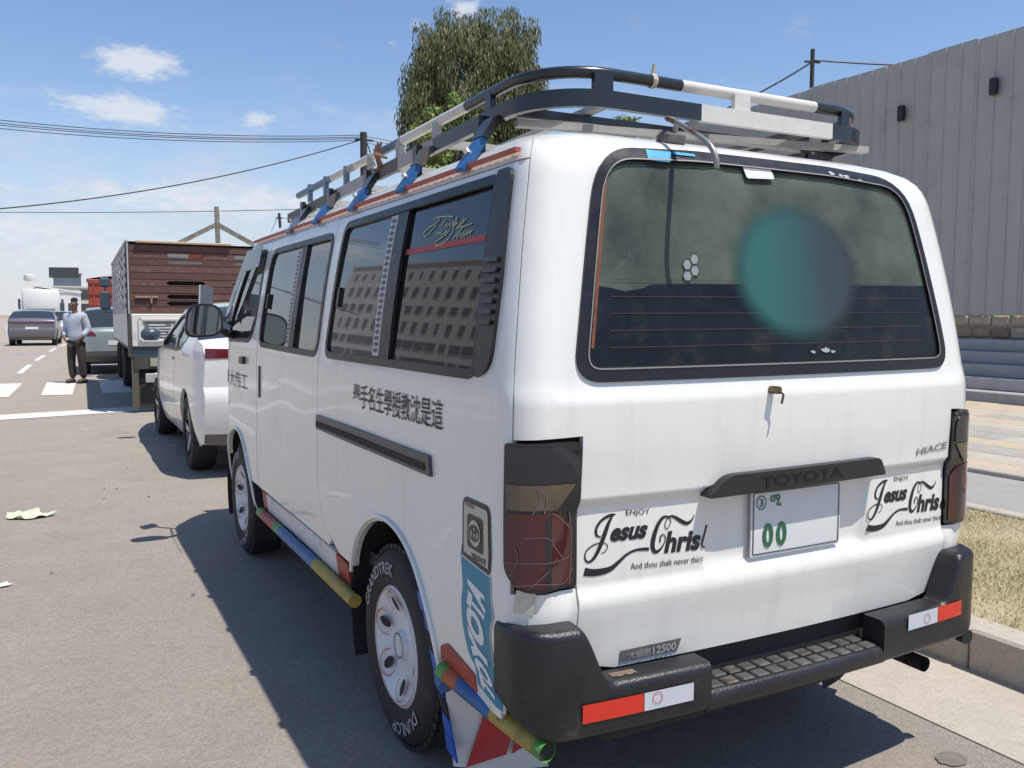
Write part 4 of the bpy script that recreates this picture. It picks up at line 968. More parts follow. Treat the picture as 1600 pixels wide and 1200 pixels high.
for i in range(12):
    for j in range(2):
        u = ul+.035+i*(ur-ul-.07)/11; p = bpath(u); MB().box((p.x, p.y+.035+j*.05, .449), (.042, .038, .008), bev=.004).build('tread', tm, stepb)
MB().box((.02, -.815, .452), (1.40, .05, .14)).build('bumper_light_block', dark, van)  # added black box, keeps sunlight out of the gap behind the bumper
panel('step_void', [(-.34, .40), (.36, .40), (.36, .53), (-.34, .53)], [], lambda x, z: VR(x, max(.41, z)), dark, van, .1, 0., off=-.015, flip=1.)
rust = M('rust_paint', (.17, .12, .09), .7, var=.25, vs=30)
def on_bump(name, ua, ub, za, zb_, m_, parent, o_=.004, n=10):
    vs = []
    for i in range(n+1):
        u = ua+(ub-ua)*i/n; p = bpath(u); t = (bpath(u+.01)-bpath(u-.01)).normalized(); no = Vector((t.y, -t.x, 0)); no = no if no.dot(p) > 0 else -no
        for z in (za, zb_): vs.append(p+no*o_+Vector((0, 0, z)))
    return flat_mesh(name, vs, [(2*i, 2*i+2, 2*i+3, 2*i+1) for i in range(n)], m_, parent)
def u_at(x):
    lo_, hi_ = 0., BL
    for _ in range(40):
        mi_ = (lo_+hi_)/2
        if bpath(mi_).x < x: lo_ = mi_
        else: hi_ = mi_
    return lo_
refr = M('reflector_red', (.62, .035, .015), .35, var=.08, vs=60); refw = M('reflector_white', (.55, .57, .60), .35, var=.06, vs=60)
on_bump('reflector', u_at(-.705), u_at(-.535), .440, .486, refr, bump); on_bump('reflector', u_at(-.533), u_at(-.385), .440, .486, refw, bump)
on_bump('reflector', u_at(.575), u_at(.70), .478, .525, refr, bumpR); on_bump('reflector', u_at(.43), u_at(.573), .478, .525, refw, bumpR)
for x, par in ((-.495, bump), (.52, bumpR)):
    v, f = ribbon([(x+.014*math.cos(a), (.468 if x < 0 else .50)+.014*math.sin(a), .0022) for a in [2*PI*i/20 for i in range(21)]])
    flat_mesh('print_ring', [Vector((p[0], bpath(u_at(p[0])).y-.006, p[1])) for p in v], f, M('print_red', (.5, .12, .12), .5), par)
# worn paint on the bumper's upper edge
for (x0, x1) in ((-.60, -.53),):
    vs = []
    for i in range(9):
        x = x0+(x1-x0)*i/8; p = bpath(u_at(x)); zt_ = ztop(u_at(x)); vs += [(x, p.y+.03+.004*math.sin(i*2), zt_+.0015), (x, p.y+.055, zt_+.0015)]
    flat_mesh('worn_patch', vs, [(2*i, 2*i+2, 2*i+3, 2*i+1) for i in range(8)], rust, bump)
MB().tube([(.62, -.55, .315), (.62, -.88, .31)], .024, 12, cap=False).build('exhaust_pipe', M('exhaust_rust', (.02, .018, .017), .7), van, 50)
MB().box((-.02, 1.25, .36), (1.3, 3.6, .06)).build('chassis', dark, van); MB().tube([(-.70, 0, .31), (.70, 0, .31)], .055, 10).build('axle', dark, van, 50); MB().tube([(-.70, 2.59, .31), (.70, 2.59, .31)], .04, 10).build('axle', dark, van, 50)
MB().box((0, 1.2, .52), (1.56, 3.5, .05)).build('cabin_floor', M('floor_mat', (.05, .05, .05), .9), van); MB().box((-.1, -.55, .335), (.9, .5, .1), bev=.02).build('fuel_tank', dark, van)
MB().box((0, -.50, .50), (1.50, .62, .06)).build('rear_floor', dark, van)
# ---- wheels
tyre_m = M('tyre', (.020, .020, .021), .75, var=.25, vs=14, col2=(.07, .06, .05), c2lo=.55, c2hi=.8, c2s=10, bump=.1, bs=60); wcap = M('hubcap_white', (.66, .66, .68), .35, var=.05, vs=20); org = M('pinstripe_orange', (.48, .13, .04), .5)
def ring_text(body, r0, h, a_mid, span, face_x, sg, m_, parent, flipd=1):
    v, f, asp = text2d(body, 0, .02); o = []
    for (x, y) in v:
        a = a_mid-flipd*(x-.5)*span; r = r0+(y if flipd > 0 else 1-y)*h
        xx = face_x-.012*abs((r-.265)/.05)**2
        o.append((sg*xx, r*math.cos(a)*-sg*-1, r*math.sin(a)))
    return flat_mesh('tyre_lettering', o, f, m_, parent)
def wheel(loc, sg, letter=False, name='wheel', R=.325, wd=.20):
    e = empty(name, loc); e.parent = van
    hw = wd/2; prof = [(.19, -hw+.03), (.20, -hw+.005), (.235, -hw-.004), (.275, -hw-.002), (.30, -hw+.008), (.318, -hw+.03), (R, -hw+.055), (R+.002, 0), (R, hw-.055), (.318, hw-.03), (.30, hw-.008), (.275, hw+.002), (.235, hw+.004), (.20, hw-.005), (.19, hw-.03)]
    MB().lathe(prof, (0, 0, 0), 'x', 56, sgn=sg).build('tyre', tyre_m, e, 35)
    tb_ = MB()                                         # tread blocks
    for i in range(52):
        for k in (-1, 0, 1):
            a = 2*PI*(i+(.5 if k == 0 else 0))/52; c = Vector((k*.055, (R+.001)*math.cos(a), (R+.001)*math.sin(a)))
            u = Vector((0, -math.sin(a), math.cos(a)))*.014; x = Vector((.022, 0, 0)); n = Vector((0, math.cos(a), math.sin(a)))*.005
            q = [c-u-x-n*2, c+u-x-n*2, c+u+x-n*2, c-u+x-n*2, c-u-x+n, c+u-x+n, c+u+x+n, c-u+x+n]; tb_.add(q, [(4, 5, 6, 7), (0, 1, 5, 4), (1, 2, 6, 5), (2, 3, 7, 6), (3, 0, 4, 7)])
    tb_.build('tread', tyre_m, e)
    rim = MB().lathe([(.0, hw-.020), (.045, hw-.018), (.052, hw-.034), (.085, hw-.045), (.125, hw-.040), (.160, hw-.022), (.178, hw-.008), (.190, hw-.002), (.200, hw-.012)], (0, 0, 0), 'x', 48, sgn=sg).build('rim', wcap, e, 40)
    def face(r): return (hw-.045+.037*max(0, (r-.085)/.093))
    for k in range(6):
        a = 2*PI*k/6+.3; c = .135
        hole = [(c+.026*math.cos(t_)*1.0, .018*math.sin(t_)) for t_ in [2*PI*i/14 for i in range(14)]]
        flat_mesh('vent_hole', [(sg*(face(math.hypot(x, y))+.006), x*math.cos(a)-y*math.sin(a), x*math.sin(a)+y*math.cos(a)) for x, y in hole], [tuple(range(14))], dark, rim)
        lob = [(c+.042*math.cos(t_), .042*math.sin(t_)*1.05, .0042) for t_ in [-2.2+4.4*i/22 for i in range(23)]]
        v, f = ribbon(lob); flat_mesh('pinstripe', [(sg*(face(math.hypot(x, y))+.007), x*math.cos(a)-y*math.sin(a), x*math.sin(a)+y*math.cos(a)) for x, y in v], f, org, rim)
    v, f = ribbon([(.040*math.cos(t_), .040*math.sin(t_), .005) for t_ in [2*PI*i/24 for i in range(25)]]); flat_mesh('pinstripe', [(sg*(hw-.0155), x, y) for x, y in v], f, M('hub_line', (.12, .12, .14), .5), rim)
    v, f = ribbon([(.187*math.cos(t_), .187*math.sin(t_), .003) for t_ in [2*PI*i/48 for i in range(49)]]); flat_mesh('pinstripe', [(sg*(hw-.0005), x, y) for x, y in v], f, org, rim)
    if letter:
        for (txt, am, sp_) in (('GRANDTREK', math.radians(125), 1.35), ('DUNLOP', math.radians(-62), .95)):
            v, f, asp = text2d(txt, 0, .02); o = []
            for (x, y) in v:
                ang = am+(.5-x)*sp_; r = .236+y*.040; o.append((sg*(hw+.0075-.04*max(0, r-.262)), -sg*-1*r*math.cos(ang)*(-1 if sg > 0 else 1)*-1*-1, r*math.sin(ang)))
            flat_mesh('tyre_lettering', [(p[0], p[1], p[2]) for p in o], f, M('letter_white', (.33, .33, .32), .8, var=.3, vs=30), e)
    return e
for sg in (-1, 1):
    for y in (0., 2.59): wheel((sg*.735, y, .327), sg, letter=(sg < 0))
# ---- mud flap with painted triangles and blue arch fringe
for sg in (-1, 1):
    fl = MB(); vs = []
    for i in range(8):
        for j in range(7):
            u, v_ = i/7, j/6; x = .838-.26*u+(.0 if j else 0); z = .46-.335*v_-.02*u; y = -.40-.10*v_*(.4+.6*u)-.02*math.sin(u*3)
            vs.append((sg*(x-.02*v_), y-.03*u, z))
    fs = [(i*7+j, (i+1)*7+j, (i+1)*7+j+1, i*7+j+1) for i in range(7) for j in range(6)]
    fo_ = fl.add(vs, fs).build('mud_flap', dirtw if sg < 0 else dark, van, 60)
    if sg < 0:
        def fpnt(u, v_): return (sg*(.838-.26*u-.02*v_), -.40-.10*v_*(.4+.6*u)-.02*math.sin(u*3)-.03*u-.016, .46-.335*v_-.02*u)
        for T in ([(.10, .98), (.42, .40), (.74, .50), (.52, .86)], [(.57, .86), (.78, .52), (1.0, .60), (.86, .76)]):
            flat_mesh('flap_print', [fpnt(*p) for p in T], [tuple(range(len(T)))], M('flap_red', (.42, .015, .02), .5), fo_)
        fr = random.Random(2); A_, B_ = Vector((-.265, .56)), Vector((-.505, .165)); fbm = M('fringe_blue', (.012, .09, .42), .4, var=.2, vs=20)
        for k in range(8):
            a = A_.lerp(B_, k/8); b_ = A_.lerp(B_, (k+.93)/8); w1, w2 = .045+fr.random()*.02, .05+fr.random()*.02
            q = [(a.x, a.y), (b_.x, b_.y), (b_.x+w2, b_.y+.012), (a.x+w1, a.y+.012)]
            MB().extr(q, lambda u, v_, d: (-.832+d-.02*max(0, .4-v_), u, v_), 0, .006).build('arch_fringe', fbm if k % 3 != 2 else dark, van)
# ---- flank lettering and stickers
text_on('lettering', '\u64e7\u624b\u540d\u751f\u5b78\u6388\u6559\u6c88\u662f\u9019', (.372, 1.083), (-.436, 1.092), .085, VS, ink, van, .0035, bold=.006)
text_on('lettering', '\u5927\u4f1f\u5de5', (2.80, .985), (2.28, .99), .095, VS, M('ink_grey', (.10, .10, .12), .5), van, .0035, bold=.0); text_on('lettering', '8', (3.0, .99), (2.90, .99), .085, VS, M('ink_red', (.45, .12, .12), .5), van, .0035, bold=.03)
bs_ = rrect([(-.568, .780), (-.570, .938), (-.732, .938), (-.738, .766)], [.015, .03, .03, .015]); brn = M('sticker_brown', (.035, .026, .026), .4); crm = M('sticker_cream', (.50, .45, .38), .5)
s1_ = panel('badge_sticker', bs_, [], VS, brn, van, .04, 0., off=.002, flip=-1.)
panel('sticker_field', inset(bs_, .012), [], VS, crm, s1_, .04, 0., off=.0035, flip=-1.); panel('sticker_square', rrect([(-.605, .812), (-.606, .898), (-.695, .898), (-.697, .808)], .012), [], VS, brn, s1_, .04, 0., off=.005, flip=-1.)
def ell(cx, cz, a, b, w_, n=28): return ribbon([(cx+a*math.cos(t_), cz+b*math.sin(t_), w_) for t_ in [2*PI*i/n for i in range(n+1)]])
disc = [(-.651+.034*math.cos(t_), .854+.034*math.sin(t_)) for t_ in [2*PI*i/24 for i in range(24)]]; panel('sticker_disc', disc, [], VS, crm, s1_, .04, 0., off=.0065, flip=-1.)
for (a, b, dz) in ((.027, .019, 0), (.009, .019, .0), (.018, .008, .010)):
    v, f = ell(-.651, .854+dz, a, b, .005); flat_mesh('emblem', [VS(*p)+Vector((-.008, 0, 0)) for p in v], f, brn, s1_)
text_on('lettering', 'TOYOTA', (-.59, .914), (-.645, .914), .011, VS, brn, s1_, .005, bold=.02); text_on('lettering', 'VERONTE', (-.63, .786), (-.712, .784), .015, VS, brn, s1_, .005, bold=.03)
Lft = crv([(-.566, .812), (-.566, .77), (-.578, .70), (-.572, .66), (-.585, .585), (-.62, .52), (-.66, .492), (-.665, .452)], 5); Rgt = crv([(-.742, .752), (-.748, .70), (-.762, .665), (-.752, .62), (-.772, .555), (-.800, .50), (-.815, .462), (-.815, .425)], 5)
teal = M('sticker_teal', (.012, .21, .32), .35, var=.12, vs=10)
s2_ = panel('ribbon_sticker', inset(Lft+Rgt[::-1]+[(-.742, .764), (-.568, .779)], 0), [], VS, whp, van, .03, 0., off=.002, flip=-1.)
panel('sticker_field', inset(Lft+Rgt[::-1]+[(-.742, .764), (-.568, .779)], .005), [], VS, teal, s2_, .03, 0., off=.0032, flip=-1.)
def spine(t_): i = t_*(len(Lft)-1); k = min(int(i), len(Lft)-2); fr = i-k; a = Vector(Lft[k]).lerp(Vector(Lft[k+1]), fr); b = Vector(Rgt[k]).lerp(Vector(Rgt[k+1]), fr); return a, b
v, f, asp = text2d('TOYOTA', .15, .06); o = []
for (x, y) in v:                                       # reads upwards along the ribbon
    a, b = spine(.94-.78*x); q = a.lerp(b, .80-.56*y); q = a.lerp(b, .20+.56*(1-y) if False else .80-.58*y); p, n = surf_n(VS, q.x, q.y); n = n if n.dot(CPOS-p) > 0 else -n; o.append(p+n*.0045)
flat_mesh('lettering', o, f, whp, s2_)
# gold script on the rear side pane, red band behind it
gold = M('script_gold', (.42, .42, .22), .5)
def gpx(x, y): q = pxs(620+x*.1125, 310+y*.1125, -.2, 1.65); return q
for P in ([(325, 515), (330, 460), (400, 400), (480, 345), (540, 290), (520, 255), (480, 275)], [(470, 275), (560, 245), (740, 238)], [(640, 270), (590, 340), (560, 380)], [(330, 515), (380, 500), (440, 420), (500, 360)], [(600, 390), (650, 330), (640, 395), (690, 330), (690, 390), (740, 320), (740, 385), (790, 300), (790, 250), (740, 380), (800, 330), (810, 380), (850, 320), (850, 370), (890, 260), (880, 330), (925, 255)],
          [(490, 490), (540, 460), (530, 500), (570, 450), (570, 500), (650, 440)], [(780, 400), (900, 375), (1015, 335)], [(740, 400), (730, 460), (640, 580), (540, 640), (490, 640), (500, 590), (600, 520), (680, 440)], [(880, 390), (800, 480), (740, 540)], [(740, 545), (800, 480), (790, 545), (850, 470), (850, 540), (900, 440), (890, 530), (940, 440), (930, 500), (980, 430), (970, 480), (1015, 420)]):
    pts = [gpx(*p) for p in P]; v, f = ribbon([(a, b, .0042) for a, b in crv(pts, 4)]); flat_mesh('window_script', [(lambda pn: pn[0]+(pn[1] if pn[1].x < 0 else -pn[1])*-.0095)(surf_n(VG, *p)) for p in v], f, gold, van)
panel('window_band', [(.03, 1.605), (.03, 1.622), (-.585, 1.625), (-.585, 1.607)], [], VG, M('band_red', (.40, .04, .04), .5), van, .06, 0., off=-.0105, flip=-1.)
# ---- cabin: seats, trim
seatm = [M('seat_cream', (.50, .45, .34), .9, var=.1), M('seat_green', (.16, .22, .19), .9, var=.1), M('seat_grey', (.28, .28, .27), .9, var=.1)]
for r, y in enumerate((-.42, .30, 1.05, 1.75)):
    for k, x in enumerate((-.50, 0., .50)):
        st = MB().box((x, y-.04, 1.02), (.46, .12, .62), bev=.05); st.box((x, y+.20, .74), (.46, .46, .12), bev=.04); st.build('passenger_seat', seatm[(r+k) % 3 if r != 1 else 0], van, 50)
for x in (-.45, .45):
    st = MB().box((x, 2.28, 1.08), (.46, .12, .60), bev=.05); st.box((x, 2.52, .80), (.46, .46, .12), bev=.04); st.box((x, 2.27, 1.46), (.24, .08, .18), bev=.03); st.build('driver_seat', seatm[2], van, 50)
MB().box((0, 3.05, 1.05), (1.4, .3, .3), bev=.05).build('dashboard', dark, van, 50)
MB().box((0, 1.05, 1.862), (1.2, 3.1, .03)).build('headliner', M('liner', (.34, .33, .30), .9), van)
# ---- drip rail
P = [VS(gs+.03+(2.5-gs-.03)*i/40, 1.826)+Vector((-.012, 0, 0)) for i in range(41)]; 
for sg in (-1, 1): MB().tube([Vector((p.x*-sg, p.y, p.z)) for p in P], 0, rect=(.016, .010)).build('drip_rail', M('drip_red', (.42, .085, .05), .55, var=.15, vs=20, col2=(.35, .28, .24), c2lo=.58, c2hi=.7, c2s=12), van)
# ---- roof rack
rack = empty('roof_rack', (0, 0, 0)); rack.parent = van
bk_, wh_, gr_ = M('rack_black', (.014, .015, .018), .28, coat=.3), M('rack_white', (.62, .60, .56), .5, var=.08, vs=20), M('rack_grey', (.36, .35, .33), .5, var=.12, vs=20)
def rpath(x, y0, y1, r, zr, zf):
    """open loop: front left, along the left, rear, right, front right"""
    def z(y): return zr+(zf-zr)*(y-y0)/(y1-y0)
    P = [(-x, y1)]+[(-x, y1+(y0+r-y1)*i/16) for i in range(1, 17)]
    P += [(-x+r-r*math.cos(a), y0+r-r*math.sin(a)) for a in [PI/2*i/10 for i in range(1, 11)]]
    P += [(-x+r+(2*x-2*r)*i/12, y0) for i in range(1, 13)]
    P += [(x-r+r*math.sin(a), y0+r-r*math.cos(a)) for a in [PI/2*i/10 for i in range(1, 11)]]+[(x, y0+r+(y1-y0-r)*i/16) for i in range(1, 17)]
    return [Vector((a, b, z(b))) for a, b in P]
def seg(P, t0, t1):
    L_ = [0]
    for a, b in zip(P, P[1:]): L_.append(L_[-1]+(b-a).length)
    def at(t_):
        d = t_*L_[-1]
        for i in range(len(P)-1):
            if d <= L_[i+1]: return P[i].lerp(P[i+1], (d-L_[i])/(L_[i+1]-L_[i]))
        return P[-1]
    o = [at(t0)]+[P[i] for i in range(len(P)) if t0*L_[-1]+1e-4 < L_[i] < t1*L_[-1]-1e-4]+[at(t1)]
    return o
TOP = rpath(.625, -.615, 1.95, .20, 2.062, 2.030); LOW = rpath(.640, -.635, 2.10, .20, 1.988, 1.925)
Lt = sum((b-a).length for a, b in zip(TOP, TOP[1:])); Ll = sum((b-a).length for a, b in zip(LOW, LOW[1:]))
def cuts(P, lst, fn):
    for (a, b, m_) in lst: fn(seg(P, a, b), m_)
topf = lambda P, m_: MB().tube(P, .0165, 12).build('top_rail', m_, rack, 50)
lowf = lambda P, m_: MB().tube(P, 0, rect=(.020, .046)).build('lower_rail', m_, rack, 50)
blu_ = M('rack_blue', (.10, .16, .24), .4, var=.2, vs=14)
cuts(TOP, [(0, .10, blu_), (.10, .135, wh_), (.135, .155, gr_), (.155, .20, wh_), (.20, .245, blu_), (.245, .335, wh_), (.335, .47, bk_), (.47, .555, wh_), (.555, .68, bk_), (.68, .82, wh_), (.82, 1, bk_)], topf)
cuts(LOW, [(0, .14, M('rack_brown', (.10, .085, .08), .5, var=.3, vs=14)), (.14, .22, gr_), (.22, .255, MATS['rack_brown']), (.255, .305, gr_), (.305, .48, bk_), (.48, .56, wh_), (.56, .75, bk_), (.75, .85, gr_), (.85, 1, bk_)], lowf)
# uprights between the rails
def up(y, x, m_=bk_, wd=.035): MB().box((x, y, 2.012), (.018, wd, .085)).build('upright', m_, rack)
for y in (-.30, .10, .45, .78, 1.10, 1.42, 1.70):
    for sg in (-1, 1): up(y, sg*.632, bk_ if y < 0 else (gr_ if y < 1 else blu_))
for x, m_ in ((-.46, bk_), (.03, wh_), (.46, bk_)): MB().box((x, -.628, 2.022), (.06 if x < 0.1 else .035, .016, .07)).build('upright', m_, rack)
# floor of the rack
for y in (-.42, .05, .52, .99, 1.46, 1.90): MB().tube([(-.63, y, 1.985-.022*(y+.6)), (.63, y, 1.985-.022*(y+.6))], 0, rect=(.04, .022)).build('cross_bar', gr_ if y > 0 else bk_, rack)
for x in (-.38, 0., .38): MB().tube([(x, -.60, 2.008), (x, 2.05, 1.952)], 0, rect=(.03, .018)).build('slat', [gr_, MATS['rack_brown'], gr_][int(x*3) % 3], rack)
MB().tube([(-.60, -.40, 1.955), (.60, -.60, 1.955)], 0, rect=(.03, .02)).build('slat', gr_, rack)
# clamps onto the drip rail, and legs
for sg in (-1, 1):
    for i, y in enumerate((-.36, .13, .66, 1.18, 1.66)):
        fy_ = lambda a, c, d, s_=sg, yy=y: (s_*a, yy+d, c-.022*max(0, yy)*(1 if c > 1.9 else .3))
        MB().extr([(.690, 1.925), (.715, 1.895), (.742, 1.852), (.764, 1.822), (.752, 1.812), (.728, 1.835), (.700, 1.875), (.672, 1.918)], fy_, -.026, .026).build('clamp', bluep if i < 4 else blu_, rack)
        MB().extr([(.632, 1.978), (.668, 1.970), (.704, 1.912), (.682, 1.905), (.655, 1.945), (.632, 1.955)], fy_, -.034, .034).build('bracket', MATS['rack_brown'] if i % 2 else bk_, rack)
        MB().box((sg*.66, y+.075, 1.93-.012*max(0, y)), (.022, .035, .12)).build('leg', bk_, rack)
        MB().tube([(sg*.735, y, 1.868), (sg*.742, y, 1.876)], .009, 8).build('bolt', chrome, rack)
rg_ = MB(); rr = random.Random(4)
for k in range(7):
    a = rr.uniform(0, 6.3); rg_.tube([(-.655, .60, 1.985), (-.665+.02*math.cos(a), .60+.05*math.cos(a), 1.985+.05*math.sin(a)), (-.66, .60+.09*math.cos(a+.5), 1.985+.085*math.sin(a+.5))], [.012, .009, .004], 5)
rg_.build('rag_knot', M('rag_brown', (.25, .14, .10), .9, var=.3, vs=30), rack)
tw_ = MB(); q = Vector((-.285, -.615, 2.062)); tw_.lathe([(.0185, -.008), (.021, 0), (.0185, .008)], q, 'x', 12); tw_.tube([q+Vector((0, 0, .015)), q+Vector((.004, -.004, .045))], .005, 5); tw_.build('tie_twine', M('twine', (.5, .45, .33), .9), rack)
# ------------------------------------------------------------------ other vehicles
def interp(P, y):
    for (a, b) in zip(P, P[1:]):
        if a[0] <= y <= b[0]: t = (y-a[0])/(b[0]-a[0]) if b[0] > a[0] else 0; return a[1]+(b[1]-a[1])*t
    return P[0][1] if y < P[0][0] else P[-1][1]
def car(loc, rz, col, label, prof, W, glass_side, wheels, zb, zr, lamps, plate_z=.75, sill=.26, wr=.33, rim_m=None, cat='car', group=None, detail=True, spoiler=False, name='parked_car', clad=True):
    """prof: [(y, z, part)] silhouette from the rear bumper over the roof to the nose; part names the strip up to the next point"""
    e = empty(name, loc, rz, label=label, cat=cat, group=group)
    L_ = max(p[0] for p in prof)
    def hw(y, z):
        a = max(0, 1-y/.34); b = max(0, 1-(L_-y)/1.7); pl = 1-.075*a**2.0-.24*b**2.0
        t = max(0, (z-zb)/(zr-zb)); lo = max(0, (.55-z)/.3)
        return W/2*pl*(1-.20*t**1.15-.05*lo**2+.012*math.sin((z-.45)*7)*(1 if z < zb else 0))
    def SD(sg): return lambda y, z: Vector((sg*hw(y, z), y, z))
    sil = [(p[0], p[1]) for p in prof]; bodym = col
    arch = wr+.055; poly = list(sil)
    low = [(L_-.06, sill)]
    ws = sorted(wheels, reverse=True)
    for yc in ws: low += [(yc+arch*1.0, sill)]+[(yc+arch*math.cos(a), wr+arch*math.sin(a)) for a in [math.radians(8+i*164/14) for i in range(15)]]+[(yc-arch*1.0, sill)]
    low += [(.10, sill+.06)]
    poly = sil+low
    for sg in (-1, 1):
        f_ = SD(sg); fp = 1. if sg > 0 else -1.
        fp = -fp if (f_(1.1, .7)-f_(1.0, .7)).cross(f_(1., .8)-f_(1., .7)).x*sg < 0 and False else fp
        panel('body_side', poly, [inset(g_, -.0) for g_ in glass_side], f_, bodym, e, .09, .03, flip=fp)
        for g_ in glass_side:
            panel('side_glass', inset(g_, .022), [], f_, M('car_glass', (.03, .036, .04), .06, spec=.8), e, .12, 0., off=-.012, flip=fp); panel('glass_trim', inset(g_, -.004), [inset(g_, .024)], f_, M('trim_black', (.015, .015, .016), .4), e, .12, .008, off=.002, flip=fp)
        if detail:
            for yc in wheels:
                P = [(yc+(arch+.004)*math.cos(a), wr+(arch+.004)*math.sin(a)) for a in [math.radians(-4+i*188/18) for i in range(19)]]; Q = [(yc+(arch+.05)*math.cos(a), wr+(arch+.05)*math.sin(a)) for a in [math.radians(-4+i*188/18) for i in range(19)]]
                if clad: panel('arch_trim', P+Q[::-1], [], f_, M('trim_black', (.015, .015, .016), .4), e, .06, .02, off=.006, flip=fp)
            panel('door_handle', [(sum(wheels)/2-.28, zb-.14), (sum(wheels)/2-.28, zb-.11), (sum(wheels)/2-.44, zb-.105), (sum(wheels)/2-.44, zb-.135)], [], f_, bodym, e, .05, .01, off=.022, flip=fp)
            for ys_ in (sum(wheels)/2-.55, sum(wheels)/2+.45):
                v, f = ribbon([(ys_-.02*(z-.4), z, .007) for z in (.40, .55, .7, .85, zb-.02)]); flat_mesh('door_gap', [f_(*p)+Vector((sg*.002, 0, 0)) for p in v], f, dark, e)
            mc = f_(sum(wheels)/2+.75, zb+.04); MB().box(mc+Vector((sg*.10, 0, .05)), (.20, .10, .13), bev=.035).build('door_mirror', M('mirror_dark', (.05, .07, .10), .3), e, 50)
        for yc in wheels:
            we = empty('wheel', (sg*(W/2-.115), yc, wr)); we.parent = e
            MB().lathe([(wr*.66, -.10), (wr*.72, -.112), (wr*.93, -.105), (wr, -.07), (wr, .07), (wr*.93, .105), (wr*.72, .112), (wr*.66, .10)], (0, 0, 0), 'x', 32, sgn=sg).build('tyre', tyre_m, we, 35)
            rm = MB().lathe([(0, .06), (.05, .062), (.06, .05), (wr*.6, .03), (wr*.66, .09), (wr*.70, .10)], (0, 0, 0), 'x', 32, sgn=sg).build('rim', rim_m or M('alloy_dark', (.10, .10, .11), .35, .7), we, 40)
            for k in range(5):
                a = 2*PI*k/5+.2; MB().add([(sg*.085, .04*math.cos(a+.5), .04*math.sin(a+.5)), (sg*.085, .04*math.cos(a-.5), .04*math.sin(a-.5)), (sg*.095, wr*.66*math.cos(a-.16), wr*.66*math.sin(a-.16)), (sg*.095, wr*.66*math.cos(a+.16), wr*.66*math.sin(a+.16))], [(0, 1, 2, 3)]).build('spoke', M('alloy', (.42, .42, .44), .3, .8), we)
            b = MB(); A = [math.radians(-10+i*200/14) for i in range(15)]; b.add([(sg*x, yc+arch*math.cos(a), wr+arch*math.sin(a)) for x in (W/2-.05, W/2-.35) for a in A], [(i, i+1, 16+i, 15+i) for i in range(14)]); b.add([(sg*(W/2-.35), yc+arch*math.cos(a), wr+arch*math.sin(a)) for a in A], [tuple(range(15))]); b.build('wheel_housing', dark, e, fix=False)
    mats = dict(tail=bodym, glass=M('car_glass', (.03, .036, .04), .06, spec=.8), roof=bodym, hood=bodym, nose=bodym, bumper=bodym, low=M('trim_grey', (.13, .125, .12), .5))
    i = 0; nx = 13
    while i < len(prof)-1:
        part = prof[i][2]; j = i
        while j < len(prof)-1 and prof[j][2] == part: j += 1
        pts = crv([(p[0], p[1]) for p in prof[i:j+1]], 4) if j-i > 1 else [(prof[i][0]+(prof[j][0]-prof[i][0])*k/4, prof[i][1]+(prof[j][1]-prof[i][1])*k/4) for k in range(5)]
        b = MB(); vs = []
        for k, (y, z) in enumerate(pts):
            a = pts[max(0, k-1)]; c = pts[min(len(pts)-1, k+1)]; t = Vector((c[0]-a[0], c[1]-a[1])).normalized(); n = Vector((-t.y, t.x)); n = n if n.dot(Vector((y-L_/2, z-.6))) > 0 else -n
            h = hw(y, z)-(.0 if part != 'glass' else .0)
            for q in range(nx): u = q/(nx-1)*2-1; cr_ = .045*(1-abs(u)**2.6); vs.append((u*h, y+n.x*cr_, z+n.y*cr_))
        b.add(vs, [(r*nx+q, r*nx+q+1, (r+1)*nx+q+1, (r+1)*nx+q) for r in range(len(pts)-1) for q in range(nx-1)])
        b.build({'tail': 'tailgate', 'glass': 'windscreen' if prof[i][0] > L_*.45 else 'rear_window', 'roof': 'roof', 'hood': 'bonnet', 'nose': 'front_bumper', 'bumper': 'rear_bumper', 'low': 'bumper_skirt'}[part], mats[part], e, 50); i = j
    b = MB().box((0, L_/2, sill+.03), (W*.8, L_*.94, .08)); b.build('floor_pan', dark, e)
    rp = [(p[1], p[0]) for p in prof if p[0] < .6]
    def RM(x, z):
        y = interp(rp, z); h = hw(y, z); u = x/h
        if abs(u) <= 1: return Vector((x, y-.045*(1-abs(u)**2.6), z))
        return Vector((h*(1 if u > 0 else -1), y, z))
    lm = M('car_lamp_red', (.11, .008, .012), .15, coat=.5)
    for P in lamps:
        for sg in (-1, 1): panel('tail_lamp', [(sg*a, b_) for a, b_ in P], [], RM, lm, e, .06, .012, off=.012, flip=1.)
    panel('number_plate', [(-.26, plate_z-.055), (.26, plate_z-.055), (.26, plate_z+.055), (-.26, plate_z+.055)], [], RM, M('plate_car', (.55, .56, .56), .5), e, .1, .004, off=.012, flip=1.)
    if spoiler: MB().box((0, spoiler[0], spoiler[1]), (W*.66, .22, .035), bev=.012).build('spoiler', bodym, e)
    return e
suv = [(.14, .30, 'low'), (.06, .40, 'bumper'), (.02, .54, 'bumper'), (.0, .70, 'bumper'), (.03, .80, 'tail'), (.02, 1.00, 'tail'), (.04, 1.13, 'tail'), (.20, 1.20, 'glass'), (.80, 1.47, 'glass'), (1.05, 1.525, 'roof'), (1.7, 1.57, 'roof'), (2.35, 1.54, 'glass'), (3.15, 1.06, 'hood'), (3.7, 1.0, 'hood'), (4.2, .86, 'nose'), (4.36, .70, 'nose'), (4.34, .40, 'nose'), (4.26, .28, 'nose')]
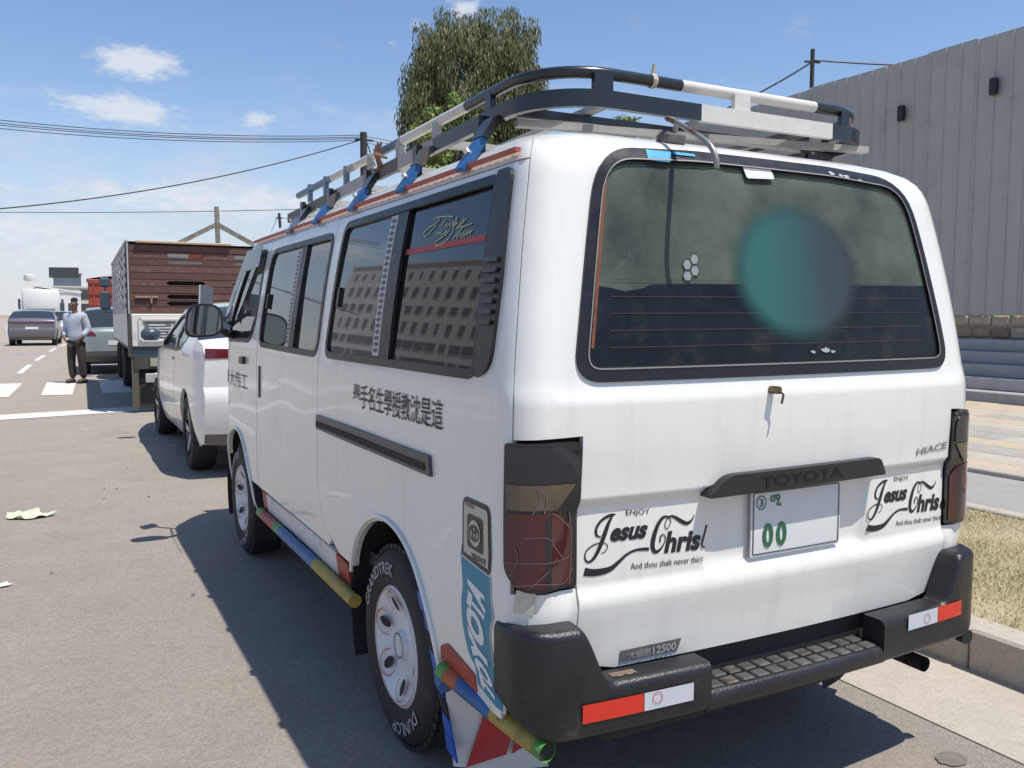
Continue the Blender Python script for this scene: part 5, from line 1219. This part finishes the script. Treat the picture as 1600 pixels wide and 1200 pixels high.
gs_suv = [rrect([(3.00, 1.06), (2.38, 1.475), (1.95, 1.515), (1.95, 1.05)], [.03, .06, .02, .02]), rrect([(1.90, 1.05), (1.90, 1.515), (1.40, 1.515), (.92, 1.40), (.70, 1.27), (1.05, 1.08)], [.02, .02, .05, .03, .03, .05])]
coupe = [(.14, .30, 'low'), (.06, .40, 'bumper'), (.02, .54, 'bumper'), (.0, .70, 'bumper'), (.03, .80, 'tail'), (.02, 1.00, 'tail'), (.04, 1.13, 'tail'), (.20, 1.19, 'glass'), (.72, 1.40, 'glass'), (.95, 1.46, 'roof'), (1.4, 1.50, 'roof'), (1.85, 1.455, 'glass'), (2.62, 1.05, 'hood'), (3.4, 1.0, 'hood'), (4.15, .86, 'nose'), (4.36, .70, 'nose'), (4.34, .40, 'nose'), (4.26, .28, 'nose')]
gs_coupe = [rrect([(2.50, 1.06), (1.88, 1.40), (1.45, 1.445), (1.45, 1.06)], [.03, .06, .02, .02]), rrect([(1.40, 1.06), (1.40, 1.445), (1.05, 1.42), (.80, 1.33), (.66, 1.25), (.95, 1.09)], [.02, .02, .05, .03, .03, .05])]
pearl = M('car_white', (.72, .71, .68), .25, coat=.7, var=.02); gun = M('car_slate', (.17, .165, .19), .28, .3, coat=.5); sage = M('car_sage', (.24, .28, .27), .3, .3, coat=.5, col2=(.33, .33, .30), c2lo=.5, c2hi=.8); navy = M('car_navy', (.06, .08, .12), .3, .2, coat=.5); silver = M('car_silver', (.55, .55, .55), .3, .3, coat=.4)
lampS = [[(.05, 1.055), (.865, 1.04), (.865, 1.125), (.05, 1.105)]]
car((.200, 4.93, 0), 0, pearl, 'white coupe style crossover parked just ahead of the minibus', coupe, 1.88, gs_coupe, (.72, 3.36), 1.10, 1.50, lampS, wr=.345, cat='car', clad=False)
hatch = [(.10, .32, 'low'), (.03, .42, 'low'), (.0, .55, 'bumper'), (.02, .75, 'tail'), (.05, .98, 'tail'), (.14, 1.08, 'glass'), (.55, 1.44, 'glass'), (.70, 1.50, 'roof'), (1.5, 1.56, 'roof'), (2.2, 1.53, 'glass'), (3.05, 1.04, 'hood'), (3.6, .98, 'hood'), (4.1, .85, 'nose'), (4.25, .65, 'nose'), (4.2, .30, 'nose')]
gs_h = [rrect([(2.95, 1.03), (2.25, 1.47), (1.8, 1.50), (1.8, 1.01)], .03), rrect([(1.75, 1.01), (1.75, 1.50), (.85, 1.46), (.62, 1.10), (.70, 1.02)], .03)]
car((-.38, 19.6, 0), math.radians(-2), sage, 'grey green hatchback parked ahead of the slatted truck', hatch, 1.74, gs_h, (.72, 3.25), 1.0, 1.55, [[(.50, .90), (.92, .92), (.90, 1.08), (.58, 1.02)]], wr=.33)
car((-2.58, 41.4, 0), math.radians(-4), gun, 'dark slate crossover driving away along the left lane', suv, 1.92, gs_suv, (.72, 3.36), 1.10, 1.57, [[(.0, 1.0), (.95, 1.0), (.95, 1.06), (.0, 1.06)]], plate_z=.80, wr=.35, name='moving_car')
car((-.95, 60.5, 0), math.radians(168), silver, 'pale silver car standing next to the white tanker', hatch, 1.74, gs_h, (.72, 3.25), 1.0, 1.55, [[(.50, .90), (.92, .92), (.90, 1.08), (.58, 1.02)]], name='moving_car', detail=False)
car((-5.05, 47.5, 0), math.radians(178), navy, 'dark blue car coming along the far lane', hatch, 1.74, gs_h, (.72, 3.25), 1.0, 1.55, [[(.50, .90), (.92, .92), (.90, 1.08), (.58, 1.02)]], name='moving_car', detail=False)
# ---- slatted cargo truck
tk = empty('cargo_truck', (-.82, 10.75, 0), math.radians(-1.6), label='cargo truck with brown plank tail and slatted grey sides', cat='truck')
plank = [M('plank_a', (.115, .052, .040), .7, var=.18, vs=6, col2=(.21, .14, .12), c2lo=.52, c2hi=.70, c2s=14), M('plank_b', (.10, .045, .036), .7, var=.18, vs=6, col2=(.05, .03, .028), c2lo=.52, c2hi=.70, c2s=10)]
offw = M('board_white', (.60, .60, .55), .6, var=.08, vs=7, col2=(.38, .36, .32), c2lo=.55, c2hi=.72, c2s=8); sidew = M('slat_grey', (.44, .43, .43), .6, var=.1, vs=7); stl = M('frame_dark', (.055, .05, .045), .6, var=.2)
TW, TL = 2.1, 6.4
rows = 10; zt0, zt1 = 1.42, 2.40; ph = (zt1-zt0)/rows
slots = {8: (.52, 'w'), 7: (.52, 'w2'), 4: (.50, 'd'), 2: (.50, 'd'), 1: (.50, 'd')}
for r in range(rows):
    z0 = zt0+r*ph; hs = []; dy = random.uniform(-.004, .004)
    if r in slots:
        for x0 in (.50, 1.42):
            c = z0+ph/2; h = .030 if slots[r][1] != 'w2' else .018
            hs.append([(x0, c), (x0+.05, c-h), (x0+.50, c-h), (x0+.55, c), (x0+.50, c+h), (x0+.05, c+h)])
    panel('plank', [(.02, z0+.004), (TW-.02, z0+.004), (TW-.02, z0+ph-.004), (.02, z0+ph-.004)], hs, lambda x, z, d=dy: Vector((x, d, z)), plank[r % 2], tk, .25, .03, flip=1.)
    if r in slots and slots[r][1] != 'd':
        for x0 in (.50, 1.42):
            MB().box((x0+.16, .05, z0+ph/2), (.32, .02, .075)).build('slot_sky_plate', offw, tk); MB().box((x0+.44, .05, z0+ph/2), (.24, .02, .075)).build('slot_sky_plate', M('slot_orange', (.52, .12, .06), .6) if r == 8 else offw, tk)  # added plates stand for the bright sky and orange seen through the slots
for x in (.0, TW): MB().box((x, .02, 1.62), (.05, .06, 1.62)).build('corner_post', stl, tk)
MB().box((TW/2, .12, 1.9), (TW-.12, .02, .95)).build('slot_shade', dark, tk)  # dark sheet stands for the shade behind the plank slots
MB().box((TW/2, TL/2+.1, 1.9), (TW-.3, TL-.4, .9)).build('bed_shade', M('bed_shade_dark', (.03, .028, .026), .9), tk)  # dark box stands for the shade inside the slatted bed
MB().box((.24, -.02, 1.66), (.30, .03, .025)).build('latch', M('latch_rust', (.30, .22, .17), .6), tk); MB().box((.30, -.02, 1.62), (.02, .03, .10)).build('latch', M('latch_rust', (.30, .22, .17), .6), tk)
# lower white tail board with a fretwork panel
tbm = MB().box((TW/2, -.01, 1.185), (TW-.06, .05, .46), bev=.01).build('tail_board', offw, tk)
for (x, z, w_, h_) in ((.62, 1.34, 1.0, .04), (.62, 1.04, 1.0, .04), (.14, 1.19, .05, .34), (1.12, 1.19, .05, .34), (1.6, 1.34, .8, .04), (1.6, 1.04, .8, .04)): MB().box((x, -.045, z), (w_, .03, h_), bev=.006).build('frame_bar', offw, tbm)
MB().box((.45, -.038, 1.19), (.50, .012, .23)).build('fret_panel', M('fret_dark', (.12, .14, .14), .6), tbm); MB().box((.92, -.038, 1.19), (.28, .012, .23)).build('fret_panel', M('fret_dark', (.12, .14, .14), .6), tbm)
fm_ = M('fret_white', (.55, .56, .54), .6)
for (x, z, w_, h_) in ((.36, 1.26, .22, .02), (.40, 1.22, .30, .018), (.32, 1.17, .02, .12), (.46, 1.18, .20, .016), (.42, 1.14, .12, .016), (.56, 1.20, .018, .16), (.62, 1.24, .12, .018), (.66, 1.16, .018, .14), (.50, 1.10, .30, .018), (.38, 1.20, .016, .07), (.82, 1.19, .018, .2), (.98, 1.19, .018, .2)): MB().box((x, -.05, z), (w_, .012, h_)).build('fret', fm_, tbm)
for k in range(5): MB().tube([(.86+k*.03, -.05, 1.10+k*.03), (.92+k*.03, -.05, 1.26)], .006, 4).build('fret', fm_, tbm)
# slatted flank: boards and posts leave square openings
for sg_x in (0., TW):
    for k in range(7): MB().box((sg_x, TL/2, 1.465+k*.148), (.02, TL-.05, .078)).build('side_slat', sidew, tk)
    n = 6
    for k in range(n+1): MB().box((sg_x+(.004 if sg_x else -.004), .04+k*(TL-.08)/n, 1.91), (.012, .52, .98)).build('side_post', sidew, tk)
    MB().box((sg_x, TL/2, 1.185), (.04, TL, .46)).build('side_board', offw, tk)
    MB().box((sg_x, TL/2, 2.43), (.05, TL, .05)).build('top_bar', sidew, tk)
MB().box((TW/2, TL/2, .93), (TW, TL, .06)).build('bed', stl, tk)
tp = MB(); vs = []
for i in range(9):
    for j in range(7): vs.append((TW*i/8*.98+.02, -.02+j*1.05, 2.435+.012*math.sin(i*.8)*math.cos(j)))
tp.add(vs, [(i*7+j, i*7+j+1, (i+1)*7+j+1, (i+1)*7+j) for i in range(8) for j in range(6)]); tp.build('tarpaulin', M('tarp_tan', (.42, .32, .20), .85, var=.15), tk, 60); MB().box((TW*.36, -.03, 2.435), (TW*.62, .05, .035), bev=.01).build('tarp_hem', M('tarp_tan', (.42, .32, .20), .85, var=.15), tk)
gbm = M('gable_bar', (.16, .15, .13), .6, var=.3, vs=12, col2=(.32, .30, .26), c2lo=.5, c2hi=.65, c2s=14)
for a, b in (((1.27, .3, 2.40), (1.26, .3, 3.02)), ((.72, .3, 2.46), (1.26, .3, 2.76)), ((1.26, .3, 2.76), (1.86, .3, 2.44))):
    MB().tube([a, b], 0, rect=(.05, .065)).build('gable_bar', gbm, tk)
# under the bed: plate bar, lamps, flap with letters
MB().box((TW/2, .06, .86), (TW, .1, .09)).build('rear_beam', M('beam_blue', (.06, .10, .13), .5, var=.3), tk); MB().box((TW/2, .04, .72), (TW-.1, .06, .18)).build('lamp_bar', stl, tk)
lb = MB().box((.36, -.0, .73), (.20, .03, .12)).build('number_plate', M('plate_old', (.30, .32, .24), .6, var=.2), tk); MB().box((.66, -.0, .73), (.26, .03, .13), bev=.01).build('tail_lamp', M('lamp_rust', (.22, .05, .04), .4, var=.3, vs=20), tk)
MB().box((.42, .0, .50), (.46, .05, .13), bev=.01).build('tool_box', M('box_pale', (.38, .36, .35), .5, var=.2), tk)
for x in (.06, TW-.06): MB().box((x, .05, .49), (.09, .04, .86)).build('flap_post', M('post_olive', (.09, .08, .055), .6), tk)
fl_ = MB().box((TW/2, .10, .28), (TW-.2, .02, .46)).build('mud_flap', M('flap_black', (.028, .027, .026), .7), tk)
v, f, asp = text2d('VTI', 0, .05); flat_mesh('lettering', [(.28+x*.34, .085, .17+y*.17) for x, y in v], f, M('letter_orange', (.36, .17, .03), .6), fl_)
for yy in (1.3, 5.2):
    for sg_x, s_ in ((.22, -1), (TW-.22, 1)):
        we = empty('wheel', (sg_x, yy, .40)); we.parent = tk
        MB().lathe([(.25, -.12), (.27, -.13), (.37, -.125), (.40, -.09), (.40, .09), (.37, .125), (.27, .13), (.25, .12)], (0, 0, 0), 'x', 28, sgn=s_).build('tyre', tyre_m, we, 35); MB().lathe([(0, .06), (.1, .06), (.12, .02), (.23, .03), (.255, .11)], (0, 0, 0), 'x', 24, sgn=s_).build('rim', M('rim_old', (.3, .28, .26), .6, .4), we, 40)
for x in (.65, TW-.65): MB().box((x, 4.2, .78), (.10, 8, .2)).build('chassis_rail', stl, tk)
cabw = M('cab_white', (.60, .60, .58), .35, coat=.4)
MB().box((TW/2, 7.5, 1.35), (1.9, 1.6, 1.3), bev=.12).build('cab', cabw, tk, 50); MB().box((TW/2-.02, 7.5, 1.72), (1.93, .9, .42), bev=.05).build('cab_window', M('car_glass', (.03, .036, .04), .06), tk)
MB().box((-.12, 7.95, 1.72), (.22, .09, .42), bev=.04).build('cab_mirror', M('mirror_dark', (.05, .07, .10), .3), tk); MB().box((-.12, 7.95, 2.12), (.22, .1, .22), bev=.04).build('cab_mirror', M('mirror_dark', (.05, .07, .10), .3), tk); MB().tube([(-.02, 8.0, 1.45), (-.12, 7.98, 1.45), (-.12, 7.98, 2.25), (.0, 8.0, 2.25)], .012, 6).build('mirror_arm', stl, tk)
we = empty('wheel', (.22, 7.9, .40)); we.parent = tk; MB().lathe([(.25, -.12), (.37, -.125), (.40, -.09), (.40, .09), (.37, .125), (.25, .12)], (0, 0, 0), 'x', 28, sgn=-1).build('tyre', tyre_m, we, 35)
# ---- red box truck further on
rt_ = empty('box_truck', (-.55, 33.5, 0), math.radians(-2), label='rusty red box truck parked beyond the grey green hatchback', cat='truck')
rdm = M('box_red', (.30, .055, .035), .6, var=.12, vs=3)
MB().box((1.1, 2.6, 1.95), (2.2, 5.2, 1.55), bev=.03).build('cargo_box', rdm, rt_)
for k in range(5): MB().box((.2+k*.45, -.012, 1.95), (.05, .03, 1.5)).build('box_rib', rdm, rt_)
for k in range(4): MB().box((1.1, -.02, 1.30+k*.42), (2.16, .03, .03)).build('box_rib', M('rib_dark', (.16, .03, .02), .6), rt_)
MB().box((1.1, -.0, 1.12), (2.1, .06, .1)).build('rear_beam', offw, rt_); MB().box((1.1, 3.4, .75), (1.0, 6.6, .3)).build('chassis', stl, rt_); MB().box((1.1, 6.2, 1.4), (2.0, 1.6, 1.5), bev=.1).build('cab', cabw, rt_, 50)
vs = [(-.05+2.3*i/8, 1.2+4.2*j/5-1.0, 2.74+.22*math.sin(i/8*3.14)*(.6+.4*math.sin(j*1.7))) for i in range(9) for j in range(6)]
MB().add(vs, [(i*6+j, i*6+j+1, (i+1)*6+j+1, (i+1)*6+j) for i in range(8) for j in range(5)]).build('load_cover', M('load_tan', (.45, .38, .32), .9, var=.2), rt_, 60)
for yy in (1.2, 5.6):
    for x, s_ in ((.2, -1), (2.0, 1)):
        MB().lathe([(0, .1), (.25, .1), (.38, .125), (.42, .09), (.42, -.09), (.38, -.12)], (x, yy, .42), 'x', 24, sgn=s_).build('wheel', tyre_m, rt_, 35)
# ---- white tanker facing this way
tn = empty('tanker_truck', (-3.6, 66, 0), math.radians(0), label='white tanker lorry facing the camera behind the dark crossover', cat='truck')
MB().box((1.2, .9, 2.0), (2.35, 1.8, 2.3), bev=.14).build('cab', cabw, tn, 50); MB().box((1.2, -.02, 2.35), (2.05, .06, .75), bev=.02).build('windscreen', M('car_glass', (.03, .036, .04), .06), tn)
MB().box((1.2, .02, .85), (2.3, .2, .5), bev=.05).build('front_bumper', cabw, tn); MB().box((1.2, -.03, 1.55), (1.7, .06, .5)).build('grille', M('grille_grey', (.2, .2, .21), .5), tn)
for x in (-.12, 2.52): MB().box((x, .1, 2.1), (.16, .16, .75), bev=.04).build('cab_mirror', M('mirror_dark', (.05, .07, .10), .3), tn)
MB().lathe([(0, 0), (.85, .05), (1.12, .3), (1.15, .6), (1.15, 8.4), (1.1, 8.8), (0, 9)], (0, 0, 0), 'y', 28).build('tank', M('tank_white', (.68, .66, .63), .4, var=.05), tn, 40)
tk_o = tn.children[-1]; tk_o.location = (1.6, 2.3, 2.05); tk_o.rotation_euler = (0, 0, math.radians(-22))
MB().box((3.3, 6.5, .9), (1.0, 9.5, .25), rz=math.radians(-22)).build('chassis', stl, tn)
for yy in (1.2, 8.2, 9.5):
    for x, s_ in ((.25, -1), (2.15, 1)):
        ox = .40*max(0, yy-2.3); MB().lathe([(0, .1), (.3, .1), (.48, .13), (.52, .1), (.52, -.1), (.48, -.13)], (x+ox, yy, .52), 'x', 24, sgn=s_).build('wheel', tyre_m, tn, 35)
# ---- pedestrian: one skinned body, clothes as children
def skin(name, joints, edges, m_, parent, sub=2):
    me = bpy.data.meshes.new(name); me.from_pydata([j[0] for j in joints], edges, []); o = link(name, me, m_, parent)
    o.modifiers.new('skin', 'SKIN'); 
    if not me.skin_vertices: me.attributes.new('x', 'FLOAT', 'POINT'); bpy.context.view_layer.update()
    if not me.skin_vertices:
        bpy.context.view_layer.objects.active = o; bpy.ops.object.select_all(action='DESELECT'); o.select_set(True); bpy.ops.mesh.customdata_skin_add()
    for i, j in enumerate(joints): me.skin_vertices[0].data[i].radius = j[1] if isinstance(j[1], tuple) else (j[1], j[1]); me.skin_vertices[0].data[i].use_root = i == 0
    s = o.modifiers.new('sub', 'SUBSURF'); s.levels = sub; s.render_levels = sub
    o.modifiers['skin'].use_smooth_shade = True
    return o
pe = empty('person', (-1.36, 17.15, 0), math.radians(-38), label='person in a pale grey blue jacket and dark trousers standing on the crossing', cat='person')
sk = M('skin_brown', (.16, .085, .05), .6, var=.1, vs=20)
# local frame: faces -y, slightly turned; x to the person's left
J = [((0, 0, .92), (.11, .085)), ((0, .01, 1.15), (.11, .08)), ((0, .0, 1.34), (.11, .075)), ((0, -.005, 1.46), (.048, .05)), ((0, -.02, 1.53), (.052, .055)), ((0, -.03, 1.60), (.070, .082)), ((0, -.03, 1.68), (.066, .078)),
     ((-.09, 0, .86), .07), ((-.11, -.02, .48), .05), ((-.12, .02, .09), .036), ((-.13, -.11, .04), .034), ((.09, 0, .86), .07), ((.11, .0, .48), .05), ((.11, .05, .09), .036), ((.12, -.07, .04), .034),
     ((-.17, 0, 1.36), .042), ((-.24, .05, 1.10), .036), ((-.20, -.09, .95), .030), ((-.165, -.135, .90), .028), ((.17, 0, 1.36), .042), ((.24, .05, 1.10), .036), ((.20, -.09, .95), .030), ((.165, -.135, .90), .028)]
E_ = [(0, 1), (1, 2), (2, 3), (3, 4), (4, 5), (5, 6), (0, 7), (7, 8), (8, 9), (9, 10), (0, 11), (11, 12), (12, 13), (13, 14), (2, 15), (15, 16), (16, 17), (17, 18), (2, 19), (19, 20), (20, 21), (21, 22)]
body = skin('body', J, E_, sk, pe)
skin('jacket', [((0, .0, .84), (.19, .15)), ((0, .01, 1.02), (.185, .145)), ((0, .01, 1.18), (.185, .14)), ((0, .0, 1.34), (.185, .13)), ((0, .0, 1.46), (.095, .09)), ((-.19, 0, 1.37), .085), ((-.25, .055, 1.10), .072), ((-.205, -.09, .96), .056), ((.19, 0, 1.37), .085), ((.25, .055, 1.10), .072), ((.205, -.09, .96), .056)],
     [(0, 1), (1, 2), (2, 3), (3, 4), (3, 5), (5, 6), (6, 7), (3, 8), (8, 9), (9, 10)], M('jacket_blue', (.40, .43, .50), .85, var=.12, vs=9), pe)
skin('trousers', [((0, 0, .90), (.145, .115)), ((-.095, 0, .80), .105), ((-.11, -.02, .48), .082), ((-.115, .02, .10), .068), ((.095, 0, .80), .105), ((.11, .0, .48), .082), ((.11, .05, .10), .068)], [(0, 1), (1, 2), (2, 3), (0, 4), (4, 5), (5, 6)], M('trouser_dark', (.045, .035, .032), .9, var=.2, vs=9), pe)
for x, y in ((-.125, -.04), (.115, -.0)): MB().box((x, y, .045), (.10, .27, .085), bev=.035).build('shoe', M('shoe_black', (.02, .018, .017), .5), pe, 60)
hr = MB().lathe([(.0, .098), (.036, .092), (.058, .072), (.068, .042), (.069, .012)], (0, -.012, 1.655), 'z', 18); hr.build('hair', M('hair_black', (.014, .012, .011), .9), pe, 60)
for x in (-.028, .028): MB().box((x, -.118, 1.622), (.026, .016, .012), bev=.004).build('eye', M('eye_dark', (.02, .015, .012), .3), pe)
MB().tube([(0, -.105, 1.62), (0, -.128, 1.585)], [.008, .016], 8).build('nose', sk, pe, 60); MB().box((0, -.115, 1.555), (.045, .012, .010), bev=.004).build('mouth', M('lip', (.12, .05, .04), .5), pe)
for x in (-.078, .078): MB().box((x, -.02, 1.61), (.018, .035, .055), bev=.008).build('ear', sk, pe)
